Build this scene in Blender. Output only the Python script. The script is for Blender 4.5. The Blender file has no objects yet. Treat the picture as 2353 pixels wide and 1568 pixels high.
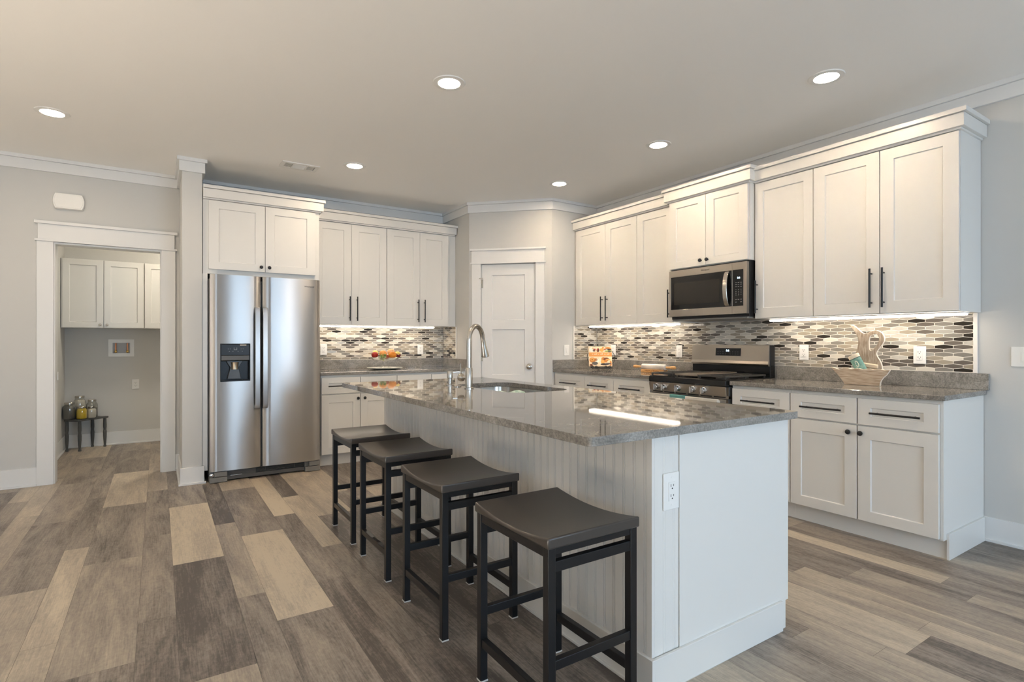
import bpy, bmesh, math, random
from math import sin, cos, pi, sqrt, atan2, radians
from mathutils import Vector, Matrix

scene = bpy.context.scene
COL = scene.collection
rnd = random.Random(7)

# ---------------------------------------------------------------- camera
cam_data = bpy.data.cameras.new('camera')
cam_data.sensor_fit = 'HORIZONTAL'
cam_data.sensor_width = 36.0
cam_data.lens = 1245.63 / 2353 * 36
cam_data.shift_y = 3.15 / 2353
cam_data.clip_start = 0.05
cam = bpy.data.objects.new('camera', cam_data)
COL.objects.link(cam)
cam.location = (-4.2272, -5.9975, 1.205)
cam.rotation_euler = (pi / 2, 0, -0.5784)
scene.camera = cam

# ---------------------------------------------------------------- colour management, sky, daylight
scene.view_settings.view_transform = 'Standard'
scene.view_settings.look = 'None'
scene.view_settings.gamma = 1.0
scene.view_settings.exposure = 0.60
scene.view_settings.use_curve_mapping = False
scene.cycles.use_denoising = True
scene.cycles.max_bounces = 10
scene.cycles.diffuse_bounces = 6
scene.cycles.caustics_reflective = False
scene.cycles.caustics_refractive = False
scene.cycles.sample_clamp_indirect = 6.0

world = bpy.data.worlds.new('sky'); scene.world = world
world.use_nodes = True
bg = world.node_tree.nodes['Background']
bg.inputs[0].default_value = (0.62, 0.78, 1.0, 1)
bg.inputs[1].default_value = 1.2

def area_light(name, loc, rot, sx, sy, power, color):
    d = bpy.data.lights.new(name, 'AREA'); d.shape = 'RECTANGLE'
    d.size = sx; d.size_y = sy; d.energy = power; d.color = color
    o = bpy.data.objects.new(name, d); COL.objects.link(o)
    o.location = loc; o.rotation_euler = rot
    return o
DAY = (0.60, 0.79, 1.0)
# daylight entering through the windows of the wall behind the camera
area_light('daylight_patio_door', (-2.2, -9.93, 1.1), (radians(54), 0, 0), 2.1, 2.1, 112, DAY)
area_light('daylight_front_window', (-6.0, -9.93, 1.45), (radians(60), 0, 0), 1.6, 1.3, 40, DAY)
# sun added with unseen left windows; its bounce off the floor brightens the ceiling
bounce_fill_sun_d = bpy.data.lights.new('bounce_fill_sun', 'SUN'); bounce_fill_sun_d.energy = 105.0; bounce_fill_sun_d.angle = radians(0.6); bounce_fill_sun_d.color = (1.0, 0.97, 0.92)
bounce_fill_sun = bpy.data.objects.new('bounce_fill_sun', bounce_fill_sun_d); COL.objects.link(bounce_fill_sun)
bounce_fill_sun.rotation_euler = Vector((0.80, 0.05, -0.56)).to_track_quat('-Z', 'Y').to_euler()
WARM = (1.0, 0.79, 0.57)
LAMP = 166.0      # downlight lens strength
STRIP = 8.5      # under-cabinet bar strength

# ---------------------------------------------------------------- helpers
def srgb(r, g, b):
    f = lambda c: (c / 255 / 12.92) if c / 255 <= 0.04045 else ((c / 255 + 0.055) / 1.055) ** 2.4
    return (f(r), f(g), f(b), 1.0)

def mat(name, color=(0.8, 0.8, 0.8, 1), rough=0.5, metal=0.0, coat=0.0, spec=0.5, emit=None, estr=0.0,
        trans=0.0, ior=1.45, aniso=0.0, bump=None, var=None):
    m = bpy.data.materials.new(name); m.use_nodes = True
    nt = m.node_tree; b = nt.nodes['Principled BSDF']
    if len(color) == 3: color = (*color, 1)
    b.inputs['Base Color'].default_value = color
    b.inputs['Roughness'].default_value = rough
    b.inputs['Metallic'].default_value = metal
    b.inputs['Coat Weight'].default_value = coat
    b.inputs['Coat Roughness'].default_value = 0.05
    b.inputs['Specular IOR Level'].default_value = spec
    b.inputs['IOR'].default_value = ior
    b.inputs['Transmission Weight'].default_value = trans
    b.inputs['Anisotropic'].default_value = aniso
    if emit:
        b.inputs['Emission Color'].default_value = (*emit[:3], 1)
        b.inputs['Emission Strength'].default_value = estr
    if bump or var:
        geo = nt.nodes.new('ShaderNodeNewGeometry')
    if bump:                       # (scale, strength)
        n = nt.nodes.new('ShaderNodeTexNoise'); n.inputs['Scale'].default_value = bump[0]; n.inputs['Detail'].default_value = 3
        nt.links.new(geo.outputs['Position'], n.inputs['Vector'])
        bp = nt.nodes.new('ShaderNodeBump'); bp.inputs['Strength'].default_value = bump[1]; bp.inputs['Distance'].default_value = 0.002
        nt.links.new(n.outputs[0], bp.inputs['Height']); nt.links.new(bp.outputs[0], b.inputs['Normal'])
    if var:                        # (scale vector, color2, contrast)
        mp = nt.nodes.new('ShaderNodeMapping'); mp.inputs['Scale'].default_value = var[0]
        nt.links.new(geo.outputs['Position'], mp.inputs[0])
        n = nt.nodes.new('ShaderNodeTexNoise'); n.inputs['Scale'].default_value = 1.0; n.inputs['Detail'].default_value = 5
        nt.links.new(mp.outputs[0], n.inputs['Vector'])
        r = nt.nodes.new('ShaderNodeValToRGB')
        r.color_ramp.elements[0].position = 0.5 - var[2]; r.color_ramp.elements[1].position = 0.5 + var[2]
        r.color_ramp.elements[0].color = color; r.color_ramp.elements[1].color = (*var[1][:3], 1)
        nt.links.new(n.outputs[0], r.inputs[0]); nt.links.new(r.outputs[0], b.inputs['Base Color'])
    return m

def aniso_tangent(m, vec):
    nt = m.node_tree; b = nt.nodes['Principled BSDF']
    c = nt.nodes.new('ShaderNodeCombineXYZ')
    for i in range(3): c.inputs[i].default_value = vec[i]
    nt.links.new(c.outputs[0], b.inputs['Tangent'])

class B:
    """collects shapes in world coordinates and links them as one mesh"""
    def __init__(self): self.bm = bmesh.new(); self.mi = 0
    def face(self, vs):
        try:
            f = self.bm.faces.new(vs); f.material_index = self.mi; return f
        except ValueError: return None
    def quadbox(self, P):          # P: 8 points, bottom ring 0-3, top ring 4-7
        v = [self.bm.verts.new(p) for p in P]
        for q in ((3,2,1,0),(4,5,6,7),(0,1,5,4),(1,2,6,5),(2,3,7,6),(3,0,4,7)): self.face([v[i] for i in q])
        return self
    def box(self, x0, x1, y0, y1, z0, z1):
        return self.quadbox([(x0,y0,z0),(x1,y0,z0),(x1,y1,z0),(x0,y1,z0),(x0,y0,z1),(x1,y0,z1),(x1,y1,z1),(x0,y1,z1)])
    def fbox(self, F, u0, u1, d0, d1, z0, z1):
        return self.quadbox([F(u0,d0,z0),F(u1,d0,z0),F(u1,d1,z0),F(u0,d1,z0),F(u0,d0,z1),F(u1,d0,z1),F(u1,d1,z1),F(u0,d1,z1)])
    def ring(self, c, ax, r, n, ref=None):
        ax = Vector(ax).normalized()
        a = Vector(ref) if ref else (Vector((0,0,1)) if abs(ax.z) < 0.9 else Vector((1,0,0)))
        e1 = (a - ax * a.dot(ax)).normalized(); e2 = ax.cross(e1)
        return [self.bm.verts.new(Vector(c) + (e1 * cos(2*pi*i/n) + e2 * sin(2*pi*i/n)) * r) for i in range(n)]
    def skin(self, rings, cap0=True, cap1=True, closed=False):
        n = len(rings[0]); m = len(rings)
        for k in range(m if closed else m - 1):
            a, b = rings[k], rings[(k + 1) % m]
            for i in range(n): self.face([a[i], a[(i+1) % n], b[(i+1) % n], b[i]])
        if not closed:
            if cap0: self.face(list(reversed(rings[0])))
            if cap1: self.face(rings[-1])
        return self
    def cyl(self, p0, p1, r0, r1=None, n=20):
        ax = Vector(p1) - Vector(p0)
        return self.skin([self.ring(p0, ax, r0, n), self.ring(p1, ax, r0 if r1 is None else r1, n)])
    def lathe(self, o, prof, n=28, ax=(0,0,1)):   # prof: (radius, height along ax)
        o = Vector(o); a = Vector(ax).normalized()
        return self.skin([self.ring(o + a * h, a, max(r, 1e-4), n) for r, h in prof])
    def tube(self, pts, r, n=10, closed=False):
        pts = [Vector(p) for p in pts]; m = len(pts); rings = []; ref = None
        for i, p in enumerate(pts):
            if closed: t = pts[(i+1) % m] - pts[i-1]
            else: t = pts[min(i+1, m-1)] - pts[max(i-1, 0)]
            t.normalize()
            if ref is None: ref = Vector((0,0,1)) if abs(t.z) < 0.9 else Vector((1,0,0))
            ref = (ref - t * ref.dot(t)).normalized()
            rr = r[i] if isinstance(r, (list, tuple)) else r
            rings.append(self.ring(p, t, rr, n, ref))
        return self.skin(rings, closed=closed)
    def prism(self, pts0, pts1):    # two parallel outlines
        return self.skin([[self.bm.verts.new(p) for p in pts0], [self.bm.verts.new(p) for p in pts1]])
    def ball(self, c, r, n=18, sq=(1,1,1), rot=None):
        m = Matrix.Translation(Vector(c)) @ (rot.to_4x4() if rot else Matrix()) @ Matrix.Diagonal((r*sq[0], r*sq[1], r*sq[2], 1))
        res = bmesh.ops.create_uvsphere(self.bm, u_segments=n, v_segments=max(6, n*2//3), radius=1, matrix=m)
        for v in res['verts']:
            for f in v.link_faces: f.material_index = self.mi
        return self
    def holed(self, outer, holes, z0, z1):       # slab with holes, outlines in XY
        loops = []
        for z in (z0, z1):
            es = []; rs = []
            for L in [outer] + holes:
                vs = [self.bm.verts.new((x, y, z)) for x, y in L]; rs.append(vs)
                es += [self.bm.edges.new((vs[i], vs[(i+1) % len(vs)])) for i in range(len(vs))]
            bmesh.ops.triangle_fill(self.bm, use_beauty=True, use_dissolve=False, edges=es)
            loops.append(rs)
        for a, b in zip(*loops):
            for i in range(len(a)): self.face([a[i], a[(i+1) % len(a)], b[(i+1) % len(a)], b[i]])
        return self
    def build(self, name, m, parent=None, smooth=True, bevel=0.0, seg=2, label=None, angle=35, origin=None):
        bm = self.bm
        bmesh.ops.remove_doubles(bm, verts=bm.verts, dist=1e-6)
        bmesh.ops.recalc_face_normals(bm, faces=bm.faces)
        off = Vector(origin) if origin else Vector((0, 0, 0)); p = parent
        while p is not None: off = off + p.location; p = p.parent
        if off.length: bmesh.ops.translate(bm, verts=bm.verts, vec=-off)
        me = bpy.data.meshes.new(name); bm.to_mesh(me); bm.free()
        for mm in (m if isinstance(m, (list, tuple)) else [m]): me.materials.append(mm)
        o = bpy.data.objects.new(name, me); COL.objects.link(o)
        if smooth:
            for f in me.polygons: f.use_smooth = True
            me.set_sharp_from_angle(angle=radians(angle))
        if bevel:
            mod = o.modifiers.new('bevel', 'BEVEL'); mod.width = bevel; mod.segments = seg
            mod.limit_method = 'ANGLE'; mod.angle_limit = radians(40); mod.harden_normals = False
        if parent is not None: o.parent = parent
        elif origin: o.location = origin
        if label: o['label'] = label
        return o

def thing(name, label, cat, loc=(0, 0, 0), group=None):
    o = bpy.data.objects.new(name, None); COL.objects.link(o)
    o.empty_display_size = 0.05; o.location = loc
    return tag(o, label, cat, group)
def tag(o, label, cat, group=None):
    o['label'] = label; o['category'] = cat
    if group: o['group'] = group
    return o
def struct(o):
    o['kind'] = 'structure'; return o
def dup(root, loc, label, rotz=None):
    r = root.copy(); COL.objects.link(r); r.location = loc; r['label'] = label
    if rotz is not None: r.rotation_euler.z = rotz
    for ch in list(root.children):
        c = ch.copy(); COL.objects.link(c); c.parent = r
        for g in list(ch.children):
            d = g.copy(); COL.objects.link(d); d.parent = c
    return r

# wall frames: u along the wall, d out of the wall into the room, z up
FB = lambda u, d, z: Vector((u, -d, z))                    # kitchen back wall
FR = lambda u, d, z: Vector((-d, -u, z))                   # range wall
FL = lambda u, d, z: Vector((u, 1.93 - d, z))              # laundry back wall
H2 = sqrt(0.5)
FD = lambda u, d, z: Vector((-1.31 + H2*u - H2*d, -0.65 - H2*u - H2*d, z))   # diagonal pantry wall
FW = lambda u, d, z: Vector((-1.31 - d, -u, z))            # left return wall of the pantry (faces -X)
FV = lambda u, d, z: Vector((u, -1.31 - d, z))             # right return wall of the pantry (faces -Y)

def text_mesh(name, txt, size, m, F, u, d, z, parent, flip=1, ext=0.0004):
    """lettering on a wall-frame surface, baseline from (u, z) running along +u*flip"""
    cu = bpy.data.curves.new(name, 'FONT'); cu.body = txt; cu.size = size; cu.extrude = ext; cu.resolution_u = 3
    cu.align_x = 'CENTER'; cu.align_y = 'CENTER'
    tmp = bpy.data.objects.new('lettering_curve', cu)
    me = bpy.data.meshes.new_from_object(tmp)
    bpy.data.objects.remove(tmp)
    off = Vector((0, 0, 0)); p = parent
    while p is not None: off = off + p.location; p = p.parent
    for v in me.vertices: v.co = F(u + flip * v.co.x, d + v.co.z, z + v.co.y) - off
    me.materials.append(m)
    o = bpy.data.objects.new(name, me); COL.objects.link(o); o.parent = parent
    return o

# ---------------------------------------------------------------- materials
M = {}
M['wall'] = mat('wall_paint', (0.60, 0.595, 0.575), 0.75, bump=(160, 0.12))
M['ceil'] = mat('ceiling_paint', (0.92, 0.905, 0.88), 0.8, bump=(140, 0.12))
M['trim'] = mat('trim_paint', (0.77, 0.77, 0.76), 0.35)
M['cab'] = mat('cabinet_paint', (0.745, 0.73, 0.695), 0.33)
M['caulk'] = mat('edge_trim_white', (0.85, 0.82, 0.76), 0.4)
M['black'] = mat('black_metal', (0.012, 0.012, 0.013), 0.35)
M['stoolblack'] = mat('stool_frame_black', (0.010, 0.010, 0.011), 0.30)
M['seat'] = mat('stool_seat_charcoal', (0.062, 0.053, 0.046), 0.30)
M['footpad'] = mat('foot_pad_white', (0.6, 0.6, 0.58), 0.5)
M['steel'] = mat('brushed_steel', (0.46, 0.45, 0.44), 0.33, 1.0, aniso=0.95)
aniso_tangent(M['steel'], (0, 0, 1))
M['steelY'] = mat('brushed_steel_range', (0.44, 0.405, 0.36), 0.30, 1.0, aniso=0.6)
aniso_tangent(M['steelY'], (0, 0, 1))
M['nickel'] = mat('brushed_nickel', (0.56, 0.53, 0.48), 0.24, 1.0)
M['chrome'] = mat('chrome', (0.72, 0.74, 0.77), 0.12, 1.0)
M['darkgray'] = mat('dark_gray_plastic', (0.10, 0.10, 0.10), 0.45)
M['midgray'] = mat('mid_gray_plastic', (0.20, 0.195, 0.185), 0.4)
M['glassblk'] = mat('black_glass', (0.010, 0.010, 0.010), 0.07)
M['panelblk'] = mat('black_panel', (0.012, 0.012, 0.013), 0.30, spec=0.25)
M['blackgloss'] = mat('black_enamel', (0.008, 0.008, 0.008), 0.15)
M['iron'] = mat('cast_iron', (0.045, 0.042, 0.038), 0.5, bump=(300, 0.2))
M['plastic'] = mat('white_plastic', (0.84, 0.83, 0.80), 0.35)
M['slot'] = mat('slot_dark', (0.02, 0.02, 0.02), 0.6)
M['led'] = mat('led_blue_white', (0.1, 0.1, 0.1), 0.5, emit=(0.65, 0.85, 1.0), estr=2.2)
M['lens'] = mat('lamp_lens', (1, 1, 1), 0.5, emit=WARM, estr=LAMP)
M['strip'] = mat('light_bar_diffuser', (1, 1, 1), 0.5, emit=(1.0, 0.87, 0.72), estr=STRIP)
def clear_glass(name, tint):
    m = bpy.data.materials.new(name); m.use_nodes = True; nt = m.node_tree; nt.nodes.clear(); L = nt.links.new; N = nt.nodes.new
    t = N('ShaderNodeBsdfTransparent'); t.inputs[0].default_value = tint
    g = N('ShaderNodeBsdfGlossy'); g.inputs['Roughness'].default_value = 0.03
    f = N('ShaderNodeLayerWeight'); p = N('ShaderNodeMath'); p.operation = 'POWER'; p.inputs[1].default_value = 3.0; L(f.outputs['Facing'], p.inputs[0])
    q = N('ShaderNodeMath'); q.operation = 'MULTIPLY_ADD'; q.inputs[1].default_value = 0.85; q.inputs[2].default_value = 0.08; L(p.outputs[0], q.inputs[0])
    mx = N('ShaderNodeMixShader'); L(q.outputs[0], mx.inputs[0]); L(t.outputs[0], mx.inputs[1]); L(g.outputs[0], mx.inputs[2])
    o = N('ShaderNodeOutputMaterial'); L(mx.outputs[0], o.inputs[0]); return m
M['glass'] = clear_glass('clear_glass', (0.97, 0.975, 0.965, 1))
M['window'] = clear_glass('window_glass', (0.97, 0.98, 0.98, 1))
M['brass'] = mat('brass', (0.62, 0.40, 0.13), 0.25, 1.0)
M['copper'] = mat('copper', (0.60, 0.27, 0.14), 0.3, 1.0)
M['ink'] = mat('print_dark', (0.03, 0.03, 0.035), 0.5)
M['inkgray'] = mat('print_gray', (0.30, 0.30, 0.30), 0.5)
M['teal'] = mat('teal_plastic', srgb(95, 150, 145), 0.5)
M['film'] = mat('clear_film', (0.60, 0.57, 0.51), 0.35, 0.0)

def granite(name, vein):
    m = bpy.data.materials.new(name); m.use_nodes = True; nt = m.node_tree; b = nt.nodes['Principled BSDF']
    L = nt.links.new; N = nt.nodes.new
    g = N('ShaderNodeNewGeometry')
    mp = N('ShaderNodeMapping'); mp.inputs['Rotation'].default_value = (0.5, 0.4, 0.6); mp.inputs['Scale'].default_value = vein
    L(g.outputs['Position'], mp.inputs[0])
    n1 = N('ShaderNodeTexNoise'); n1.inputs['Scale'].default_value = 4.5; n1.inputs['Detail'].default_value = 8; n1.inputs['Roughness'].default_value = 0.65; n1.inputs['Distortion'].default_value = 1.1
    L(mp.outputs[0], n1.inputs['Vector'])
    r1 = N('ShaderNodeValToRGB'); e = r1.color_ramp.elements
    e[0].position = 0.30; e[0].color = (0.175, 0.163, 0.148, 1); e[1].position = 0.72; e[1].color = (0.37, 0.352, 0.325, 1)
    e2 = r1.color_ramp.elements.new(0.5); e2.color = (0.265, 0.250, 0.229, 1)
    L(n1.outputs[0], r1.inputs[0])
    n2 = N('ShaderNodeTexNoise'); n2.inputs['Scale'].default_value = 120; n2.inputs['Detail'].default_value = 4; n2.inputs['Roughness'].default_value = 0.7
    L(g.outputs['Position'], n2.inputs['Vector'])
    r2 = N('ShaderNodeValToRGB'); r2.color_ramp.elements[0].position = 0.36; r2.color_ramp.elements[0].color = (0.66, 0.655, 0.65, 1)
    r2.color_ramp.elements[1].position = 0.62; r2.color_ramp.elements[1].color = (1.15, 1.14, 1.12, 1)
    L(n2.outputs[0], r2.inputs[0])
    mx = N('ShaderNodeMix'); mx.data_type = 'RGBA'; mx.blend_type = 'MULTIPLY'; mx.inputs[0].default_value = 1.0
    L(r1.outputs[0], mx.inputs[6]); L(r2.outputs[0], mx.inputs[7]); L(mx.outputs[2], b.inputs['Base Color'])
    b.inputs['Roughness'].default_value = 0.03
    b.inputs['IOR'].default_value = 1.55
    return m
M['granite'] = granite('gray_granite', (1.0, 2.2, 2.2))

def plank_floor():
    m = bpy.data.materials.new('vinyl_plank'); m.use_nodes = True; nt = m.node_tree; b = nt.nodes['Principled BSDF']
    L = nt.links.new; N = nt.nodes.new
    at = N('ShaderNodeAttribute'); at.attribute_name = 'plank'       # x tone, y / z random offsets
    sp = N('ShaderNodeSeparateXYZ'); L(at.outputs['Vector'], sp.inputs[0])
    g = N('ShaderNodeNewGeometry')
    cb = N('ShaderNodeCombineXYZ')
    for i in (1, 2): pass
    m1 = N('ShaderNodeMath'); m1.operation = 'MULTIPLY'; m1.inputs[1].default_value = 37.0; L(sp.outputs[1], m1.inputs[0])
    m2 = N('ShaderNodeMath'); m2.operation = 'MULTIPLY'; m2.inputs[1].default_value = 53.0; L(sp.outputs[2], m2.inputs[0])
    L(m1.outputs[0], cb.inputs[0]); L(m2.outputs[0], cb.inputs[1])
    ad = N('ShaderNodeVectorMath'); ad.operation = 'ADD'; L(g.outputs['Position'], ad.inputs[0]); L(cb.outputs[0], ad.inputs[1])
    def noise(scale, detail, rough, dist=0.0):
        mp = N('ShaderNodeMapping'); mp.inputs['Scale'].default_value = scale; L(ad.outputs[0], mp.inputs[0])
        n = N('ShaderNodeTexNoise'); n.inputs['Scale'].default_value = 1.0; n.inputs['Detail'].default_value = detail; n.inputs['Roughness'].default_value = rough; n.inputs['Distortion'].default_value = dist
        L(mp.outputs[0], n.inputs['Vector']); return n.outputs[0]
    fine = noise((150, 7, 1), 6, 0.72, 0.4)
    broad = noise((8, 1.3, 1), 5, 0.62, 0.9)
    cross = noise((55, 40, 1), 4, 0.7)
    def madd(a, k, c=None, cst=0.0):
        q = N('ShaderNodeMath'); q.operation = 'MULTIPLY_ADD'; L(a, q.inputs[0]); q.inputs[1].default_value = k
        if c is not None: L(c, q.inputs[2])
        else: q.inputs[2].default_value = cst
        return q.outputs[0]
    t = madd(sp.outputs[0], 1.3, madd(broad, 1.25, None, -0.625))
    t = madd(fine, 0.95, madd(cross, 0.55, t), 0)
    t2 = N('ShaderNodeMath'); t2.operation = 'SUBTRACT'; L(t, t2.inputs[0]); t2.inputs[1].default_value = 0.88
    r = N('ShaderNodeValToRGB'); e = r.color_ramp.elements
    e[0].position = 0.0; e[0].color = (0.094, 0.077, 0.065, 1); e[1].position = 1.0; e[1].color = (0.57, 0.485, 0.37, 1)
    k = r.color_ramp.elements.new(0.35); k.color = (0.262, 0.222, 0.188, 1)
    k = r.color_ramp.elements.new(0.7); k.color = (0.41, 0.35, 0.277, 1)
    L(t2.outputs[0], r.inputs[0]); L(r.outputs[0], b.inputs['Base Color'])
    b.inputs['Roughness'].default_value = 0.42
    b.inputs['Specular IOR Level'].default_value = 0.45
    bp = N('ShaderNodeBump'); bp.inputs['Strength'].default_value = 0.25; bp.inputs['Distance'].default_value = 0.002
    L(fine, bp.inputs['Height']); L(bp.outputs[0], b.inputs['Normal'])
    return m
M['plank'] = plank_floor()
M['washwood'] = mat('whitewashed_wood', srgb(142, 118, 95), 0.7, var=((8, 160, 22), srgb(206, 192, 172)[:3], 0.24))
M['washwoodH'] = mat('whitewashed_wood_grain', srgb(146, 122, 98), 0.7, var=((8, 14, 150), srgb(208, 193, 172)[:3], 0.24))
M['whitedge'] = mat('white_painted_edge', srgb(236, 226, 208), 0.6)
M['oak'] = mat('light_wood', srgb(205, 150, 88), 0.5, var=((20, 60, 60), srgb(226, 178, 118)[:3], 0.25))
M['marble'] = mat('white_marble', srgb(228, 220, 210), 0.2, var=((14, 9, 14), srgb(196, 188, 180)[:3], 0.14))
# ================================================================ SETTING
CH = 2.765
# floor: individual planks, running along Y
def build_floor():
    bounds = [-5.05, -4.92, -4.68, -4.565, -4.30, -4.16, -3.915, -3.795, -3.555, -3.42, -3.30, -3.06, -2.93, -2.80, -2.56, -2.42, -2.30,
              -2.06, -1.93, -1.81, -1.57, -1.44, -1.32, -1.08, -0.95, -0.83, -0.59, -0.46, -0.34, -0.10, 0.05]
    x = -5.05; ws = [0.12, 0.25, 0.135]; k = 0; left = []
    while x > -8.55: x -= ws[k % 3]; k += 1; left.append(x)
    bounds = left[::-1] + bounds
    phase = {-4.68: -0.74, -4.565: 0.15, -4.30: -0.74, -4.16: -0.11, -3.915: -0.72, -3.795: -1.04, -3.555: -0.74, -3.42: -0.28, -5.05: 0.18, -3.30: -0.9, -3.06: -0.35, -1.44: -4.42, -2.06: -4.77}
    tones = {(-4.68, -2.5): 0.66, (-4.565, -0.5): 0.72, (-4.16, -2.0): 0.80, (-4.16, -3.1): 0.24, (-3.915, -1.4): 0.14, (-3.915, -2.5): 0.50,
             (-3.795, -2.9): 0.78, (-3.795, -1.6): 0.32, (-3.555, -1.3): 0.80, (-3.42, -1.2): 0.16, (-3.42, -2.1): 0.66, (-3.30, -1.6): 0.62, (-3.795, -4.1): 0.34,
             (-3.915, -3.8): 0.34, (-4.30, -1.2): 0.30, (-4.30, -2.6): 0.36, (-4.565, -1.7): 0.36, (-4.565, -2.9): 0.46, (-4.565, -4.1): 0.3, (-4.68, -1.3): 0.32,
             (-5.05, -0.5): 0.62, (-5.05, -1.6): 0.55, (-4.92, -1.2): 0.36, (-4.92, -2.4): 0.33, (-4.16, -0.7): 0.36, (-3.555, -2.5): 0.30, (-3.42, -3.2): 0.34,
             (-3.30, -2.9): 0.20, (-3.30, -4.1): 0.24, (-3.06, -2.2): 0.22, (-3.06, -3.4): 0.16, (-3.06, -4.4): 0.22, (-2.93, -3.0): 0.20, (-2.93, -4.4): 0.18, (-3.42, -4.4): 0.22, (-3.555, -3.8): 0.24, (-0.95, -4.6): 0.72, (-1.08, -4.6): 0.30, (-1.32, -4.7): 0.40, (-1.44, -4.9): 0.62, (-1.57, -4.8): 0.56, (-1.81, -4.9): 0.70, (-0.83, -4.6): 0.34, (-0.59, -5.0): 0.60,  # low tones in the stool columns paint in the countertop overhang's shade
             (-2.06, -5.2): 0.50, (-1.93, -5.0): 0.52, (-0.46, -5.0): 0.30, (-0.34, -5.1): 0.30, (-2.30, -5.0): 0.36, (-2.42, -5.0): 0.55, (-0.10, -5.0): 0.3}
    bm = bmesh.new(); data = []
    for i in range(len(bounds) - 1):
        x0, x1 = bounds[i], bounds[i+1]
        ph = phase.get(round(x0, 3), rnd.uniform(-1.22, 0)); y = ph
        while y < 2.05: y += 1.22
        while y > -10.1:
            ya, yb = y - 1.22, y
            tone = rnd.choice([0.26, 0.30, 0.34, 0.38, 0.44, 0.58, 0.68])
            for (cx, cy), t in tones.items():
                if abs(cx - x0) < 0.004 and ya < cy < yb: tone = t
            a, b = max(ya, -10.1), min(yb, 2.05)
            if b - a > 0.01:
                g = 0.0006
                f = bm.faces.new([bm.verts.new(p) for p in ((x0+g, a+g, 0), (x1-g, a+g, 0), (x1-g, b-g, 0), (x0+g, b-g, 0))])
                data.append((tone, rnd.random(), rnd.random()))
            y -= 1.22
    # dark sub-surface closing the hairline seams
    f = bm.faces.new([bm.verts.new(p) for p in ((-8.6, -10.1, -0.002), (0.1, -10.1, -0.002), (0.1, 2.05, -0.002), (-8.6, 2.05, -0.002))]); data.append((-0.2, 0, 0))
    me = bpy.data.meshes.new('floor'); bm.to_mesh(me); bm.free()
    at = me.attributes.new('plank', 'FLOAT_VECTOR', 'FACE')
    for i, d in enumerate(data): at.data[i].vector = d
    me.materials.append(M['plank'])
    o = bpy.data.objects.new('floor', me); COL.objects.link(o); struct(o)
build_floor()
struct(B().box(-8.6, 0.12, -10.1, 2.05, CH, CH + 0.1).build('ceiling', M['ceil'], smooth=False))

# kitchen back wall with the laundry doorway
b = B()
b.box(-8.6, -4.978, 0, 0.12, 0, CH); b.box(-4.194, -1.22, 0, 0.12, 0, CH); b.box(-4.978, -4.194, 0, 0.12, 2.06, CH)
struct(b.build('wall_back', M['wall'], smooth=False))
struct(B().box(0, 0.12, -10.1, -1.2, 0, CH).build('wall_right', M['wall'], smooth=False))
b = B(); y = -10.1
for a, c in ((-7.3, -5.9), (-5.2, -3.0)):
    b.box(-8.62, -8.5, y, a, 0, CH).box(-8.62, -8.5, a, c, 0, 0.85).box(-8.62, -8.5, a, c, 2.2, CH); y = c
b.box(-8.62, -8.5, y, 0.12, 0, CH)
struct(b.build('wall_left', M['wall'], smooth=False))
b = B(); b.box(-8.6, -6.8, -10.12, -10, 0, CH).box(-5.2, -3.3, -10.12, -10, 0, CH).box(-1.1, 0.1, -10.12, -10, 0, CH)
b.box(-6.8, -5.2, -10.12, -10, 0, 0.8).box(-6.8, -5.2, -10.12, -10, 2.1, CH).box(-3.3, -1.1, -10.12, -10, 2.15, CH)
struct(b.build('wall_front', M['wall'], smooth=False))
# stub wall beside the refrigerator
struct(B().box(-4.059, -3.91, -0.66, 0, 0, CH).build('wall_refrigerator_side', M['wall'], smooth=False, bevel=0.004))
# pantry: two return walls and the diagonal with its door opening
struct(B().quadbox([(-1.31,-0.65,0),(-1.31,0,0),(-1.21,0,0),(-1.21,-0.65,0),(-1.31,-0.65,CH),(-1.31,0,CH),(-1.21,0,CH),(-1.21,-0.65,CH)]).build('wall_pantry_left', M['wall'], smooth=False))
struct(B().box(-0.65, 0, -1.31, -1.21, 0, CH).build('wall_pantry_right', M['wall'], smooth=False))
b = B(); b.fbox(FD, 0, 0.128, -0.1, 0, 0, CH).fbox(FD, 0.767, 0.9334, -0.1, 0, 0, CH).fbox(FD, 0.128, 0.767, -0.1, 0, 2.08, CH)
struct(b.build('wall_pantry_diagonal', M['wall'], smooth=False))
# laundry room
struct(B().box(-5.235, -2.8, 1.93, 2.05, 0, CH).build('wall_laundry_back', M['wall'], smooth=False))
struct(B().box(-5.235, -5.115, 0.12, 1.93, 0, CH).build('wall_laundry_left', M['wall'], smooth=False))
struct(B().box(-2.9, -2.8, 0.12, 1.93, 0, CH).build('wall_laundry_right', M['wall'], smooth=False))

# windows behind the camera
def window(name, F, u0, u1, z0, z1, parts):
    b = B(); w = 0.06
    b.fbox(F, u0, u0 + w, -0.08, 0.0, z0, z1).fbox(F, u1 - w, u1, -0.08, 0.0, z0, z1).fbox(F, u0 + w, u1 - w, -0.08, 0.0, z0, z0 + w).fbox(F, u0 + w, u1 - w, -0.08, 0.0, z1 - w, z1)
    for i in range(1, parts):
        c = u0 + (u1 - u0) * i / parts; b.fbox(F, c - 0.03, c + 0.03, -0.08, 0.0, z0 + w, z1 - w)
    o = struct(b.build(name, M['trim'], smooth=False))
    B().fbox(F, u0 + w, u1 - w, -0.045, -0.04, z0 + w, z1 - w).build('window_glass', M['window'], o, smooth=False)
FF = lambda u, d, z: Vector((u, -10 + d, z))
window('window_1', FF, -3.3, -1.1, 0.02, 2.15, 2)
window('window_2', FF, -6.8, -5.2, 0.8, 2.1, 1)
FX = lambda u, d, z: Vector((-8.5 + d, u, z))
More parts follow.
